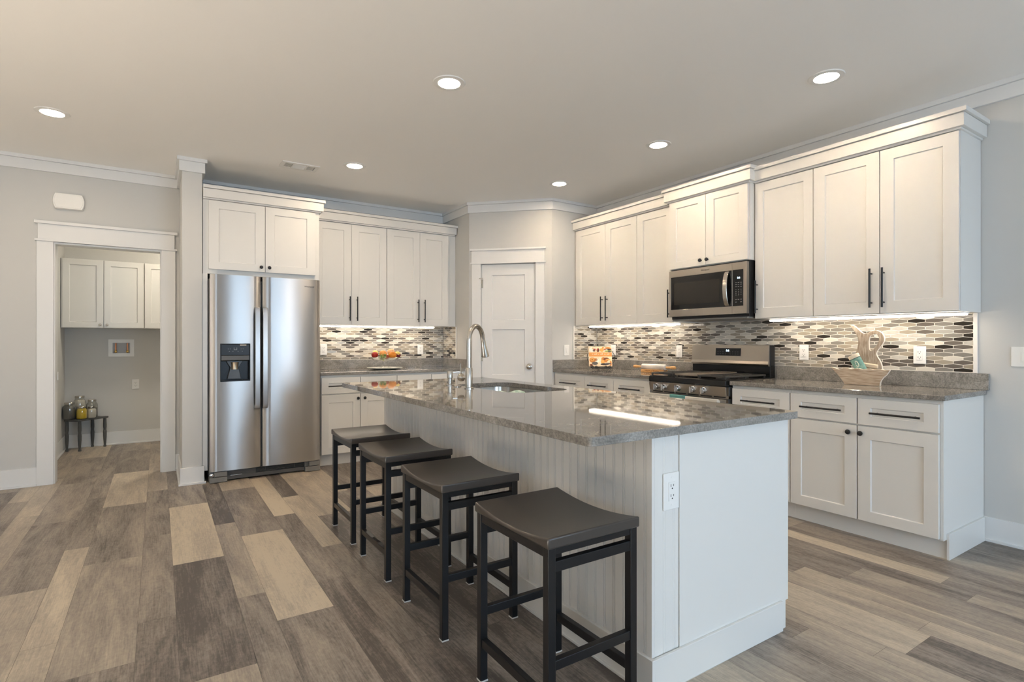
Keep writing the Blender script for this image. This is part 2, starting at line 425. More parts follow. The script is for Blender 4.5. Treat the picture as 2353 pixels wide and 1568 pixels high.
window('added_window_3', FX, -7.3, -5.9, 0.85, 2.2, 1); window('added_window_4', FX, -5.2, -3.0, 0.85, 2.2, 2)  # left-wall windows added to let sunlight onto the unseen floor

# crown boards round the room
def crown(name, F, u0, u1, e0=0.0, e1=0.0, zb=2.65):
    b = B(); b.fbox(F, u0 - e0, u1 + e1, 0, 0.02, zb, 2.735); b.fbox(F, u0 - e0*2, u1 + e1*2, 0, 0.036, 2.736, CH)
    struct(b.build(name, M['trim'], smooth=False, bevel=0.001))
crown('trim_1', FB, -8.5, -4.059); crown('trim_2', FB, -3.91, -1.31)
crown('trim_3', FW, 0, 0.65, 0, 0.008); crown('trim_4', FD, 0, 0.9334, 0.008, 0.008); crown('trim_5', FV, -0.65, 0, 0.008, 0); crown('trim_6', FR, 1.31, 10.0)
b = B(); b.box(-4.079, -3.89, -0.68, 0, 2.65, 2.735); b.box(-4.095, -3.874, -0.696, 0, 2.736, CH)
struct(b.build('trim_7', M['trim'], smooth=False, bevel=0.001))

# baseboards
def baseboard(name, F, u0, u1, z=0.155):
    b = B(); b.fbox(F, u0, u1, 0, 0.014, 0, z); b.fbox(F, u0, u1, 0.014, 0.028, 0, 0.016)
    struct(b.build(name, M['trim'], smooth=False, bevel=0.0015))
baseboard('baseboard_back', FB, -8.5, -5.08)
baseboard('baseboard_doorway', FB, -4.091, -4.059)
b = B(); b.box(-4.073, -3.896, -0.674, -0.015, 0, 0.145); b.box(-4.085, -3.884, -0.688, -0.03, 0, 0.016)
struct(b.build('baseboard_refrigerator_side', M['trim'], smooth=False, bevel=0.0015))
baseboard('baseboard_right', FR, 4.80, 10.0, 0.145)
baseboard('baseboard_laundry_back', FL, -5.115, -2.9, 0.15)
FLL = lambda u, d, z: Vector((-5.115 + d, u, z))
baseboard('baseboard_laundry_left', FLL, 0.14, 1.90, 0.15)
FPD = FD
baseboard('baseboard_pantry', FD, 0.86, 0.9334, 0.145)

# laundry doorway: jamb, casing, header (one built-in surround)
b = B()
b.box(-4.978, -4.962, -0.0, 0.125, 0, 2.06).box(-4.21, -4.194, -0.0, 0.125, 0, 2.06).box(-4.962, -4.21, 0.0, 0.125, 2.044, 2.06)
b.fbox(FB, -5.08, -4.972, 0, 0.02, 0, 2.06).fbox(FB, -4.20, -4.091, 0, 0.02, 0, 2.06)
b.fbox(FB, -5.072, -4.098, 0, 0.024, 2.078, 2.206).fbox(FB, -5.092, -4.078, 0, 0.034, 2.060, 2.077).fbox(FB, -5.094, -4.076, 0, 0.044, 2.206, 2.230)
b.box(-4.955, -4.950, 0.06, 0.09, 0.88, 0.95)
struct(b.build('trim_8', M['trim'], smooth=False, bevel=0.0012))
# pantry doorway casing
b = B()
b.fbox(FD, 0.038, 0.140, 0, 0.02, 0, 2.075).fbox(FD, 0.757, 0.853, 0, 0.02, 0, 2.075)
b.fbox(FD, 0.034, 0.857, 0, 0.024, 2.092, 2.222).fbox(FD, 0.022, 0.868, 0, 0.034, 2.075, 2.091).fbox(FD, 0.018, 0.872, 0, 0.042, 2.222, 2.243)
b.fbox(FD, 0.124, 0.140, -0.1, 0.0, 0, 2.08).fbox(FD, 0.757, 0.771, -0.1, 0.0, 0, 2.08).fbox(FD, 0.140, 0.757, -0.1, 0.0, 2.075, 2.085)
b.fbox(FD, 0.140, 0.757, -0.075, -0.055, 0, 2.075)
struct(b.build('trim_9', M['trim'], smooth=False, bevel=0.0012))

# shaker front: outer slab with recessed panels
def shaker(b, F, u0, u1, z0, z1, d0, d1, panels, rec=0.009, sl=0.003):
    """slab u0..u1 x z0..z1, back d0, front d1, panels = [(a,b,c,d)] recessed rectangles in u,z (same u-range)"""
    a, c = panels[0][0], panels[0][1]
    zs = sorted({z0, z1} | {p[2] for p in panels} | {p[3] for p in panels}); us = [u0, a, c, u1]
    V = {}
    def v(u, d, z):
        k = (round(u, 6), round(d, 6), round(z, 6))
        if k not in V: V[k] = b.bm.verts.new(F(u, d, z))
        return V[k]
    def q(pts): b.face([v(*p) for p in pts])
    for i in range(3):
        for j in range(len(zs) - 1):
            ua, ub, za, zb = us[i], us[i+1], zs[j], zs[j+1]
            rc = i == 1 and any(abs(p[2] - za) < 1e-6 for p in panels)
            d = d1 - rec if rc else d1
            if not rc: q([(ua, d, za), (ub, d, za), (ub, d, zb), (ua, d, zb)])
            else:
                pa, pb, pc, pe = ua + sl, ub - sl, za + sl, zb - sl
                q([(pa, d, pc), (pb, d, pc), (pb, d, pe), (pa, d, pe)])
                q([(ua, d1, za), (ub, d1, za), (pb, d, pc), (pa, d, pc)]); q([(ua, d1, zb), (ub, d1, zb), (pb, d, pe), (pa, d, pe)])
                q([(ua, d1, za), (ua, d1, zb), (pa, d, pe), (pa, d, pc)]); q([(ub, d1, za), (ub, d1, zb), (pb, d, pe), (pb, d, pc)])
    q([(u0, d0, z0), (u1, d0, z0), (u1, d0, z1), (u0, d0, z1)])
    b.face([v(u0, d0, z0)] + [v(u0, d1, z) for z in zs] + [v(u0, d0, z1)])
    b.face([v(u1, d0, z0)] + [v(u1, d1, z) for z in zs] + [v(u1, d0, z1)])
    b.face([v(u0, d0, z0)] + [v(u, d1, z0) for u in us] + [v(u1, d0, z0)])
    b.face([v(u0, d0, z1)] + [v(u, d1, z1) for u in us] + [v(u1, d0, z1)])
    return b

# pantry door: three recessed panels, knob, hinges
b = B(); shaker(b, FD, 0.143, 0.753, 0.012, 2.070, -0.055, -0.012, [(0.261, 0.632, 0.245, 0.745), (0.261, 0.632, 0.845, 1.349), (0.261, 0.632, 1.451, 1.952)], 0.013, 0.006)
pd = struct(b.build('door_1', M['trim'], smooth=False, bevel=0.0012))
b = B(); n3 = (-H2, -H2, 0)
b.lathe(FD(0.683, -0.012, 0.94), [(0.0, 0), (0.033, 0.0), (0.033, 0.006), (0.012, 0.012), (0.011, 0.030), (0.020, 0.036), (0.027, 0.048), (0.026, 0.060), (0.016, 0.068), (0, 0.070)], 24, n3)
b.build('door_knob', M['nickel'], pd, label='satin nickel round knob')
for z in (0.25, 1.04, 1.86):
    b = B(); b.cyl(FD(0.141, 0.006, z - 0.045), FD(0.141, 0.006, z + 0.045), 0.007, n=10); b.fbox(FD, 0.136, 0.158, -0.014, -0.009, z - 0.045, z + 0.045)
    if z > 1.5: b.tube([FD(0.141, 0.006, z + 0.05), FD(0.125, 0.03, z + 0.055), FD(0.165, 0.03, z + 0.052)], 0.004, 8)
    b.build('hinge', M['nickel'], pd)
# ================================================================ CABINETS
def pull(F, u, z, L, vert, parent, d, r=0.0062):
    b = B(); s = 0.032; h = L / 2; k = h - 0.032
    if vert:
        b.cyl(F(u, d + s, z - h), F(u, d + s, z + h), r, n=12)
        for q in (-k, k): b.cyl(F(u, d - 0.001, z + q), F(u, d + s, z + q), 0.0048, n=10)
    else:
        b.cyl(F(u - h, d + s, z), F(u + h, d + s, z), r, n=12)
        for q in (-k, k): b.cyl(F(u + q, d - 0.001, z), F(u + q, d + s, z), 0.0048, n=10)
    return b.build('handle', M['black'], parent)
def knob(F, u, z, parent, d, m='black', r=0.0155):
    o = F(u, d - 0.001, z); n = F(u, d + 1, z) - F(u, d, z)
    return B().lathe(o, [(0.008, 0), (0.0065, 0.006), (0.0065, 0.012), (r*0.9, 0.016), (r, 0.021), (r*0.85, 0.027), (r*0.4, 0.030), (0, 0.0305)], 20, n).build('knob', M[m], parent)
def door(F, u0, u1, z0, z1, d, parent, st=0.077, rt=0.068, rb=0.077, name='door', m='cab'):
    b = B(); shaker(b, F, u0, u1, z0, z1, d - 0.019, d, [(u0 + st, u1 - st, z0 + rb, z1 - rt)])
    return b.build(name, M[m], parent, smooth=False, bevel=0.0012)
def body(F, u0, u1, z0, z1, depth, parent, m='cab', name='body'):
    return B().fbox(F, u0, u1, 0.004, depth, z0, z1).build(name, M[m], parent, smooth=False, bevel=0.001)
def cab_crown(F, u0, u1, front, zb, parent=None, name='crown', e0=0.03, e1=0.03, o=None, h=0.075):
    """board and cap on a wall cabinet; e0/e1: how far the returns stand out at the two ends"""
    b = B()
    b.fbox(F, u0 - e0*0.35, u1 + e1*0.35, 0.004, front + 0.011, zb - 0.012, zb)
    b.fbox(F, u0 - e0, u1 + e1, 0.004, front + 0.03, zb, zb + h)
    b.fbox(F, u0 - e0*1.5, u1 + e1*1.5, 0.004, front + 0.046, zb + h + 0.002, zb + h + 0.028)
    return b.build(name, M['trim'] if False else M['cab'], parent, smooth=False, bevel=0.0015, origin=o)

UD = 0.34          # wall cabinet door face
def upper(label, F, u0, u1, doors, z0=1.388, z1=2.447, d=UD, group='white wall cabinets', dz0=None, dz1=2.436, pulls=None, body_u=None, o=None, name='wall_cabinet', **kw):
    bu = body_u or (u0, u1)
    t = thing(name, label, 'cabinet', F((bu[0]+bu[1])/2, 0.1, z0), group)
    body(F, bu[0], bu[1], z0, z1, d - 0.020, t)
    for (a, c, hu) in doors:
        dd = door(F, a + 0.0015, c - 0.0015, dz0 or z0 + 0.004, dz1, d, t, **kw)
        if pulls == 'knob': knob(F, hu, (dz0 or z0) + 0.042, dd, d)
        elif hu is not None: pull(F, hu, 1.556, 0.253, True, dd, d)
    return t
# back wall
upper('double-door white wall cabinet directly right of the refrigerator', FB, -2.915, -2.152, [(-2.91, -2.534, -2.557), (-2.534, -2.154, -2.480)])
upper('double-door white wall cabinet on the back wall nearest the pantry door', FB, -2.152, -1.312, [(-2.150, -1.767, -1.793), (-1.767, -1.412, -1.717)])
tag(cab_crown(FB, -2.91, -1.34, UD, 2.455, name='cabinet_crown_moulding', e0=0.0, e1=0.02, o=FB(-2.1, 0.1, 2.44)), 'white crown board over the two back wall cabinets beside the refrigerator', 'moulding', 'crown boards on the wall cabinets')
# over the refrigerator (deep)
t = upper('deep white cabinet with two black knobs above the refrigerator', FB, -3.905, -2.935, [(-3.863, -3.415, -3.448), (-3.413, -2.972, -3.380)], z0=1.800, z1=2.447, d=0.66, dz0=1.840, pulls='knob', name='wall_cabinet', rt=0.068, rb=0.066)
B().box(-3.9085, -3.870, -0.650, -0.01, 0.10, 1.799).build('side_panel', M['cab'], t, smooth=False, bevel=0.001)
cab_crown(FB, -3.905, -2.935, 0.66, 2.452, t, e0=0.0, e1=0.03)
# range wall, left run
upper('double-door white wall cabinet left of the microwave, beside the pantry', FR, 1.343, 2.256, [(1.345, 1.812, 1.776), (1.812, 2.254, 1.848)], body_u=(1.312, 2.256))
upper('narrow single-door white wall cabinet against the left side of the microwave', FR, 2.256, 2.700, [(2.258, 2.696, 2.664)])
tag(cab_crown(FR, 1.335, 2.66, UD, 2.452, name='cabinet_crown_moulding', e0=0.015, e1=0, o=FR(2.0, 0.1, 2.44)), 'white crown board over the wall cabinets between pantry and microwave', 'moulding', 'crown boards on the wall cabinets')
# over the microwave
t = upper('short white cabinet with two black knobs directly above the microwave', FR, 2.703, 3.487, [(2.706, 3.090, 3.047), (3.091, 3.478, 3.112)], z0=1.848, z1=2.452, d=0.40, dz0=1.853, dz1=2.445, pulls='knob', st=0.077, rt=0.06, rb=0.06)
cab_crown(FR, 2.70, 3.487, 0.40, 2.458, t, h=0.082)
# range wall, right run
upper('single-door white wall cabinet against the right side of the microwave', FR, 3.490, 3.947, [(3.500, 3.945, 3.522)], st=0.066)
upper('wide double-door white wall cabinet at the open end of the range wall', FR, 3.947, 4.786, [(3.949, 4.369, 4.324), (4.371, 4.784, 4.396)])
tag(cab_crown(FR, 3.50, 4.786, UD, 2.452, name='cabinet_crown_moulding', e0=0, e1=0.03, o=FR(4.2, 0.1, 2.44)), 'white crown board over the wall cabinets right of the microwave', 'moulding', 'crown boards on the wall cabinets')

# base cabinets
BD = 0.63
def base(label, F, u0, u1, cols, kick=0.56, d=BD, drawer=True, knobs=True, group='white base cabinets', body_u=None):
    bu = body_u or (u0, u1)
    t = thing('base_cabinet', label, 'cabinet', F((bu[0]+bu[1])/2, 0.3, 0), group)
    body(F, bu[0], bu[1], 0.11, 0.884, d - 0.020, t)
    B().fbox(F, bu[0], bu[1], 0.02, kick, 0, 0.11).build('toe_kick', M['cab'], t, smooth=False)
    for (a, c, ku) in cols:
        dr = door(F, a + 0.0015, c - 0.0015, 0.704, 0.862, d, t, st=0.07, rt=0.054, rb=0.050, name='drawer')
        pull(F, (a + c) / 2, 0.780, 0.258, False, dr, d)
        dd = door(F, a + 0.0015, c - 0.0015, 0.118, 0.694, d, t, st=0.070, rt=0.078, rb=0.064)
        knob(F, ku, 0.650, dd, d)
    return t
base('double white base cabinet with drawers next to the refrigerator', FB, -2.915, -2.150, [(-2.912, -2.534, -2.560), (-2.531, -2.153, -2.492)])
base('double white base cabinet on the back wall, mostly behind the island faucet', FB, -2.150, -1.312, [(-2.146, -1.760, -1.79), (-1.757, -1.375, -1.72)])
base('double white base cabinet with two drawers beside the pantry, left of the range', FR, 1.340, 2.236, [(1.345, 1.824, 1.79), (1.825, 2.235, 1.86)], body_u=(1.312, 2.236))
base('single white base cabinet touching the left side of the range', FR, 2.237, 2.705, [(2.240, 2.695, 2.66)])
base('single white base cabinet touching the right side of the range', FR, 3.492, 3.943, [(3.500, 3.941, 3.54)])
t = base('double white base cabinet at the open end of the range wall', FR, 3.944, 4.786, [(3.947, 4.365, 4.321), (4.370, 4.784, 4.391)])
b = B(); b.fbox(FR, 4.786, 4.800, 0.004, 0.612, 0.11, 0.884); b.fbox(FR, 4.786, 4.800, 0.004, 0.56, 0, 0.11)
b.build('end_panel', M['cab'], t, smooth=False, bevel=0.001)
B().fbox(FR, 4.800, 4.813, 0.03, 0.572, 0, 0.145).build('base_skirt', M['cab'], t, smooth=False, bevel=0.0015)

# countertops with their granite upstands
def slab(b, F, u0, u1, d0, d1, z0=0.884, z1=0.914): return b.fbox(F, u0, u1, d0, d1, z0, z1)
t = thing('countertop', 'gray granite countertop on the back wall beside the refrigerator', 'countertop', (-2.1, -0.3, 0.884), 'gray granite counters')
slab(B(), FB, -2.925, -1.312, 0.002, 0.64).build('worktop', M['granite'], t, smooth=False, bevel=0.004)
b = B().fbox(FB, -2.925, -1.332, 0.002, 0.022, 0.9145, 1.015); b.build('upstand', M['granite'], t, smooth=False, bevel=0.001)
B().fbox(FW, 0.002, 0.64, 0.002, 0.022, 0.9145, 1.015).build('upstand', M['granite'], t, smooth=False, bevel=0.001)
t = thing('countertop', 'gray granite countertop left of the range, under the rolling pin', 'countertop', (-0.3, -2.0, 0.884), 'gray granite counters')
slab(B(), FR, 1.312, 2.712, 0.002, 0.64).build('worktop', M['granite'], t, smooth=False, bevel=0.004)
B().fbox(FR, 1.332, 2.712, 0.002, 0.022, 0.9145, 1.015).build('upstand', M['granite'], t, smooth=False, bevel=0.001)
B().fbox(FV, -0.64, -0.002, 0.002, 0.022, 0.9145, 1.015).build('upstand', M['granite'], t, smooth=False, bevel=0.001)
t = thing('countertop', 'gray granite countertop right of the range, under the wooden pitcher', 'countertop', (-0.3, -4.1, 0.884), 'gray granite counters')
slab(B(), FR, 3.485, 4.815, 0.002, 0.64).build('worktop', M['granite'], t, smooth=False, bevel=0.004)
B().fbox(FR, 3.485, 4.828, 0.002, 0.022, 0.9145, 1.015).build('upstand', M['granite'], t, smooth=False, bevel=0.001)

# ---------------------------------------------------------------- mosaic backsplash
TILE = [mat('tile_cream', srgb(212, 205, 192), 0.16), mat('tile_marble', srgb(205, 200, 190), 0.10, var=((25, 25, 60), srgb(176, 170, 160)[:3], 0.2)),
        mat('tile_taupe', srgb(160, 150, 134), 0.14), mat('tile_gray', srgb(134, 129, 121), 0.14), mat('tile_brown', srgb(104, 97, 90), 0.12),
        mat('tile_dark', srgb(48, 43, 38), 0.08), mat('tile_silver', srgb(186, 182, 174), 0.22, 0.35)]
M['grout'] = mat('grout', srgb(244, 238, 226), 0.8)
def clip(poly, ax, lim, keep_less):
    out = []
    for i in range(len(poly)):
        p, q = poly[i], poly[(i+1) % len(poly)]
        ip = (p[ax] <= lim) if keep_less else (p[ax] >= lim); iq = (q[ax] <= lim) if keep_less else (q[ax] >= lim)
        if ip: out.append(p)
        if ip != iq:
            t = (lim - p[ax]) / (q[ax] - p[ax]); out.append(tuple(p[k] + t * (q[k] - p[k]) for k in (0, 1)))
    return out
def mosaic(b, F, u0, u1, z0, z1, seed, d0=0.002, dk=0.0):
    r = random.Random(seed)
    b.mi = 0; b.fbox(F, u0, u1, d0, 0.008, z0, z1)
    P, R, Hh, a, g = 0.100, 0.0245, 0.0318, 0.0172, 0.0017
    j0 = int(z0 / R) - 1
    for j in range(j0, int(z1 / R) + 2):
        for i in range(int(u0 / P) - 2, int(u1 / P) + 2):
            cu, cz = i * P + (P / 2 if j % 2 else 0), j * R
            w = P/2 - g
            poly = [(cu - w, cz - a/2 + g*0.6), (cu, cz - Hh/2 + g), (cu + w, cz - a/2 + g*0.6), (cu + w, cz + a/2 - g*0.6), (cu, cz + Hh/2 - g), (cu - w, cz + a/2 - g*0.6)]
            x = r.random()**(1.0 - dk)
            k = 1 if x < 0.16 else 2 if x < 0.28 else 3 if x < 0.50 else 4 if x < 0.72 else 5 if x < 0.86 else 6 if x < 0.935 else 7
            for ax, lim, less in ((0, u1 - 0.001, True), (0, u0 + 0.001, False), (1, z1 - 0.001, True), (1, z0 + 0.004, False)):
                if poly: poly = clip(poly, ax, lim, less)
            if len(poly) < 3: continue
            area = abs(sum(poly[q][0]*poly[(q+1) % len(poly)][1] - poly[(q+1) % len(poly)][0]*poly[q][1] for q in range(len(poly)))) / 2
            if area < 2e-5: continue
            b.mi = k
            b.prism([F(u, 0.0075, z) for u, z in poly], [F(u, 0.0086, z) for u, z in poly])
    b.mi = 0
TM = [M['grout']] + TILE
t = thing('tile_backsplash', 'elongated hexagon mosaic backsplash behind the fruit stand', 'backsplash', (-2.1, 0, 1.2), 'mosaic backsplashes')
b = B(); mosaic(b, FB, -2.925, -1.322, 1.016, 1.386, 3); b.build('tile_field', TM, t, smooth=False)
b = B(); mosaic(b, FW, 0.012, 0.345, 1.016, 1.386, 4); b.build('tile_return', TM, t, smooth=False)
B().fbox(FW, 0.345, 0.358, 0.002, 0.014, 1.016, 1.386).build('edge_trim', M['caulk'], t, smooth=False)
t = thing('tile_backsplash', 'elongated hexagon mosaic backsplash along the range wall', 'backsplash', (0, -3.0, 1.2), 'mosaic backsplashes')
b = B(); mosaic(b, FR, 1.322, 4.752, 1.016, 1.386, 5, dk=0.28); b.build('tile_field', TM, t, smooth=False)
b = B(); mosaic(b, FV, -0.345, -0.012, 1.016, 1.386, 7); b.build('tile_return', TM, t, smooth=False)
B().fbox(FV, -0.358, -0.345, 0.002, 0.014, 1.016, 1.386).build('edge_trim', M['caulk'], t, smooth=False)
B().fbox(FR, 4.752, 4.772, 0.002, 0.014, 1.016, 1.386).build('edge_trim', M['caulk'], t, smooth=False)

# under-cabinet light bars: slim housing, glowing diffuser
def light_bar(F, u0, u1, label):
    t = thing('under_cabinet_light', label, 'light', F((u0+u1)/2, 0.17, 1.365), 'light bars under the wall cabinets')
    b = B(); b.fbox(F, u0, u1, 0.135, 0.225, 1.381, 1.3875); b.build('housing', M['plastic'], t, smooth=False)
    B().fbox(F, u0 + 0.005, u1 - 0.005, 0.140, 0.220, 1.369, 1.381).build('diffuser', M['strip'], t, smooth=False, bevel=0.003)
light_bar(FB, -2.86, -1.53, 'glowing light bar under the back wall cabinets beside the refrigerator')
light_bar(FR, 1.42, 2.62, 'glowing light bar under the wall cabinets left of the microwave')
light_bar(FR, 3.54, 4.77, 'glowing light bar under the wall cabinets right of the microwave')

# ================================================================ ISLAND
IX0, IX1, IY0, IY1 = -2.815, -1.985, -4.708, -2.09
t = thing('kitchen_island', 'white kitchen island with beadboard side facing the stools', 'island', (-2.4, -3.4, 0))
b = B(); sx0, sx1, sy0, sy1 = -2.56, -2.06, -3.45, -2.60      # the body leaves room for the sink
b.box(IX0 + 0.014, IX1, IY0 + 0.012, sy0, 0.10, 0.884).box(IX0 + 0.014, IX1, sy1, IY1, 0.10, 0.884).box(IX0 + 0.014, sx0, sy0, sy1, 0.10, 0.884).box(sx1, IX1, sy0, sy1, 0.10, 0.884).box(sx0, sx1, sy0, sy1, 0.10, 0.62)
b.box(IX0 + 0.02, -2.05, IY0 + 0.02, IY1 - 0.02, 0, 0.10)
b.build('body', M['cab'], t, smooth=False)
def beadboard(F, u0, u1, z0, z1, d0, d1, pitch=0.0508, dep=0.0042):
    """tongue and groove board: flat boards with paired bead grooves"""
    b = B(); prof = []; u = u0; g = 0.0024
    prof.append((u0, d1)); n = int((u1 - u0) / pitch)
    for k in range(1, n + 1):
        c = u0 + k * pitch
        for s in (-0.0095, 0.0):
            if c + s + g < u1 - 0.004: prof += [(c + s - g, d1), (c + s - g*0.4, d1 - dep), (c + s + g*0.4, d1 - dep), (c + s + g, d1)]
    prof.append((u1, d1)); prof += [(u1, d0), (u0, d0)]
    b.prism([F(u, d, z0) for u, d in prof], [F(u, d, z1) for u, d in prof]); return b
FI = lambda u, d, z: Vector((IX0 - d, -u, z))              # island side facing the stools (-X)
FE = lambda u, d, z: Vector((u, IY0 - d, z))               # island end facing the camera side (-Y)
beadboard(FI, -IY1, -IY0, 0.0, 0.884, -0.014, 0.0).build('beadboard_panel', M['cab'], t, smooth=False)
beadboard(FE, IX0 + 0.0145, IX0 + 0.135, 0.0, 0.884, -0.012, 0.0, dep=0.0012).build('beadboard_return', M['cab'], t, smooth=False)
b = B(); b.fbox(FE, IX0 + 0.138, IX1 - 0.022, -0.012, 0.004, 0.0, 0.884); b.build('end_panel', M['cab'], t, smooth=False, bevel=0.0015)
b = B(); b.fbox(FE, IX1 - 0.020, IX1 + 0.0, -0.012, 0.002, 0.115, 0.884); b.build('corner_strip', M['cab'], t, smooth=False, bevel=0.001)
for k in range(4):
    y0 = -IY0 - 0.02 - 0.64 * k; ya, yb = y0 - 0.635, y0
    FK = lambda u, d, z: Vector((IX1 + d, -u, z))
    dd = door(FK, ya, yb, 0.125, 0.86, 0.019, t)
    pull(FK, yb - 0.04 if k % 2 else ya + 0.04, 0.70, 0.253, True, dd, 0.019)
b = B(); b.box(IX0 - 0.014, IX0, IY0 - 0.016, IY1 + 0.014, 0, 0.125).box(IX0, -2.045, IY0 - 0.016, IY0 - 0.004, 0, 0.125).box(IX0, -2.045, IY1, IY1 + 0.014, 0, 0.125)
b.box(IX0 - 0.022, IX0 - 0.014, IY0 - 0.016, IY1 + 0.014, 0, 0.012)
b.build('base_skirt', M['cab'], t, smooth=False, bevel=0.002)

def rrect(x0, x1, y0, y1, r, n=8):
    P = []
    for cx, cy, a in ((x1-r, y1-r, 0), (x0+r, y1-r, 90), (x0+r, y0+r, 180), (x1-r, y0+r, 270)):
        for i in range(n + 1): P.append((cx + r*cos(radians(a + 90*i/n)), cy + r*sin(radians(a + 90*i/n))))
    return P
b = B(); b.holed(rrect(-3.122, -1.956, -4.742, -2.060, 0.018, 4), [rrect(-2.525, -2.090, -3.420, -2.635, 0.11)], 0.884, 0.914)
tag(b.build('countertop', M['granite'], None, smooth=True, bevel=0.004, origin=(-2.5, -3.4, 0.884), angle=30), 'large gray granite island top with the sink cut into it', 'countertop', 'gray granite counters')

# undermount sink
t = thing('kitchen_sink', 'stainless undermount sink sunk into the island top', 'sink', (-2.31, -3.03, 0.66))
b = B(); prs = []
for (z, gr, r) in ((0.8835, 0.012, 0.115), (0.8835, -0.005, 0.105), (0.72, -0.012, 0.10), (0.672, -0.04, 0.085), (0.664, -0.10, 0.06)):
    prs.append([b.bm.verts.new((x, y, z)) for x, y in rrect(-2.525 - gr, -2.090 + gr, -3.420 - gr, -2.635 + gr, r)])
for k in range(4): 
    for i in range(len(prs[0])): b.face([prs[k][i], prs[k][(i+1) % len(prs[0])], prs[k+1][(i+1) % len(prs[0])], prs[k+1][i]])
b.face(prs[-1]); b.build('basin', M['nickel'], t, angle=50)
B().lathe((-2.31, -3.03, 0.6645), [(0, 0), (0.045, 0), (0.045, 0.003), (0.03, 0.001), (0, 0.001)], 24).build('drain', M['chrome'], t)

# faucet
FX0, FY0 = -2.585, -2.985
t = thing('kitchen_faucet', 'tall brushed nickel gooseneck faucet standing on the island', 'faucet', (FX0, FY0, 0.914))
ph = radians(30); e = Vector((cos(ph), sin(ph), 0)); w = Vector((-sin(ph), cos(ph), 0)); O = Vector((FX0, FY0, 0.9145))
B().lathe(O, [(0.0, 0), (0.030, 0), (0.030, 0.006), (0.0235, 0.009), (0.0235, 0.128), (0.022, 0.131), (0, 0.131)], 28).build('base', M['nickel'], t)
R = 0.088; zt = 0.3
pts = [O + Vector((0, 0, z)) for z in (0.128, 0.18, 0.24, zt)] + [O + e * (R - R * cos(radians(a))) + Vector((0, 0, zt + R * 1.08 * sin(radians(a)))) for a in range(12, 169, 12)]
tip = pts[-1]; dirn = (e * 0.28 + Vector((0, 0, -1))).normalized()
pts += [tip + dirn * 0.02]
B().tube(pts, 0.0158, 16).build('neck', M['nickel'], t, angle=50)
q = tip + dirn * 0.02
b = B(); b.lathe(q, [(0.0, 0), (0.0165, 0), (0.0165, 0.006), (0.0175, 0.03), (0.026, 0.098), (0.0265, 0.108), (0.022, 0.110), (0, 0.110)], 24, dirn)
b.build('spray_head', M['nickel'], t)
h = O + Vector((0, 0, 0.068))
b = B(); b.lathe(h + w * 0.02, [(0, 0), (0.013, 0), (0.013, 0.018), (0.024, 0.024), (0.026, 0.040), (0.022, 0.052), (0, 0.056)], 22, w)
lv = h + w * 0.056
b.tube([lv, lv + Vector((0, 0, 0.03)) + w * 0.002, lv + Vector((0, 0, 0.088)) + w * 0.006], [0.006, 0.005, 0.0052], 10)
b.build('lever_handle', M['nickel'], t)
# soap dispenser and hole cover
t = thing('soap_dispenser', 'short brushed nickel soap dispenser left of the faucet', 'soap dispenser', (-2.575, -2.70, 0.914))
B().lathe((-2.575, -2.70, 0.9145), [(0, 0), (0.026, 0), (0.026, 0.005), (0.015, 0.008), (0.015, 0.048), (0.020, 0.052), (0.020, 0.094), (0.018, 0.098), (0, 0.098)], 24).build('pump_body', M['nickel'], t)
B().tube([Vector((-2.575, -2.70, 1.002)) + v for v in (Vector((0.01, 0, 0)), Vector((0.06, -0.01, 0.002)), Vector((0.085, -0.014, -0.002)))], 0.0045, 10).build('spout', M['nickel'], t)
tag(B().lathe((-2.582, -2.822, 0.9145), [(0, 0), (0.026, 0), (0.026, 0.004), (0.020, 0.008), (0, 0.009)], 24).build('sink_hole_cover', M['nickel'], None, origin=(-2.582, -2.822, 0.9145)), 'small round nickel disc set in the island between dispenser and faucet', 'cover')

# dish cloth and wooden brush lying over the sink edge
def cloth_patch(name, m, origin, ux, uy, nx, ny, hfun, th=0.006):
    b = B(); top = []; bot = []
    for j in range(ny + 1):
        rt, rb = [], []
        for i in range(nx + 1):
            s, q = i / nx, j / ny; p = Vector(origin) + Vector(ux) * s + Vector(uy) * q; p.z += hfun(s, q)
            rt.append(b.bm.verts.new(p + Vector((0, 0, th)))); rb.append(b.bm.verts.new(p))
        top.append(rt); bot.append(rb)
    for j in range(ny):
        for i in range(nx):
            b.face([top[j][i], top[j][i+1], top[j+1][i+1], top[j+1][i]]); b.face([bot[j][i], bot[j+1][i], bot[j+1][i+1], bot[j][i+1]])
    for i in range(nx):
        b.face([top[0][i], bot[0][i], bot[0][i+1], top[0][i+1]]); b.face([top[ny][i], top[ny][i+1], bot[ny][i+1], bot[ny][i]])
    for j in range(ny):
        b.face([top[j][0], top[j+1][0], bot[j+1][0], bot[j][0]]); b.face([top[j][nx], bot[j][nx], bot[j+1][nx], top[j+1][nx]])
    return b.build(name, m, None, origin=origin, angle=70)
M['clothgreen'] = mat('green_print_cloth', srgb(150, 178, 160), 0.9, var=((45, 45, 45), srgb(206, 218, 204)[:3], 0.12))
b = B(); b.box(-2.52, -2.095, -3.175, -3.145, 0.672, 0.845)
b.build('divider', M['nickel'], bpy.data.objects['kitchen_sink'], smooth=False, bevel=0.008)
tag(cloth_patch('dish_cloth', M['clothgreen'], (-2.478, -3.228, 0.79), (0.165, -0.030, 0), (0, 0.125, 0), 14, 12, lambda s, q: 0.108 * sin(pi*q)**0.5 - 0.006 + 0.006*sin(9*s + 2*q) if 0.02 < q < 0.98 else 0.0, 0.010),
    'pale green printed dish cloth draped over the sink divider', 'cloth')
b = B(); b.tube([(-2.29, -3.16, 0.858), (-2.22, -3.17, 0.865), (-2.15, -3.165, 0.862)], [0.008, 0.010, 0.007], 12)
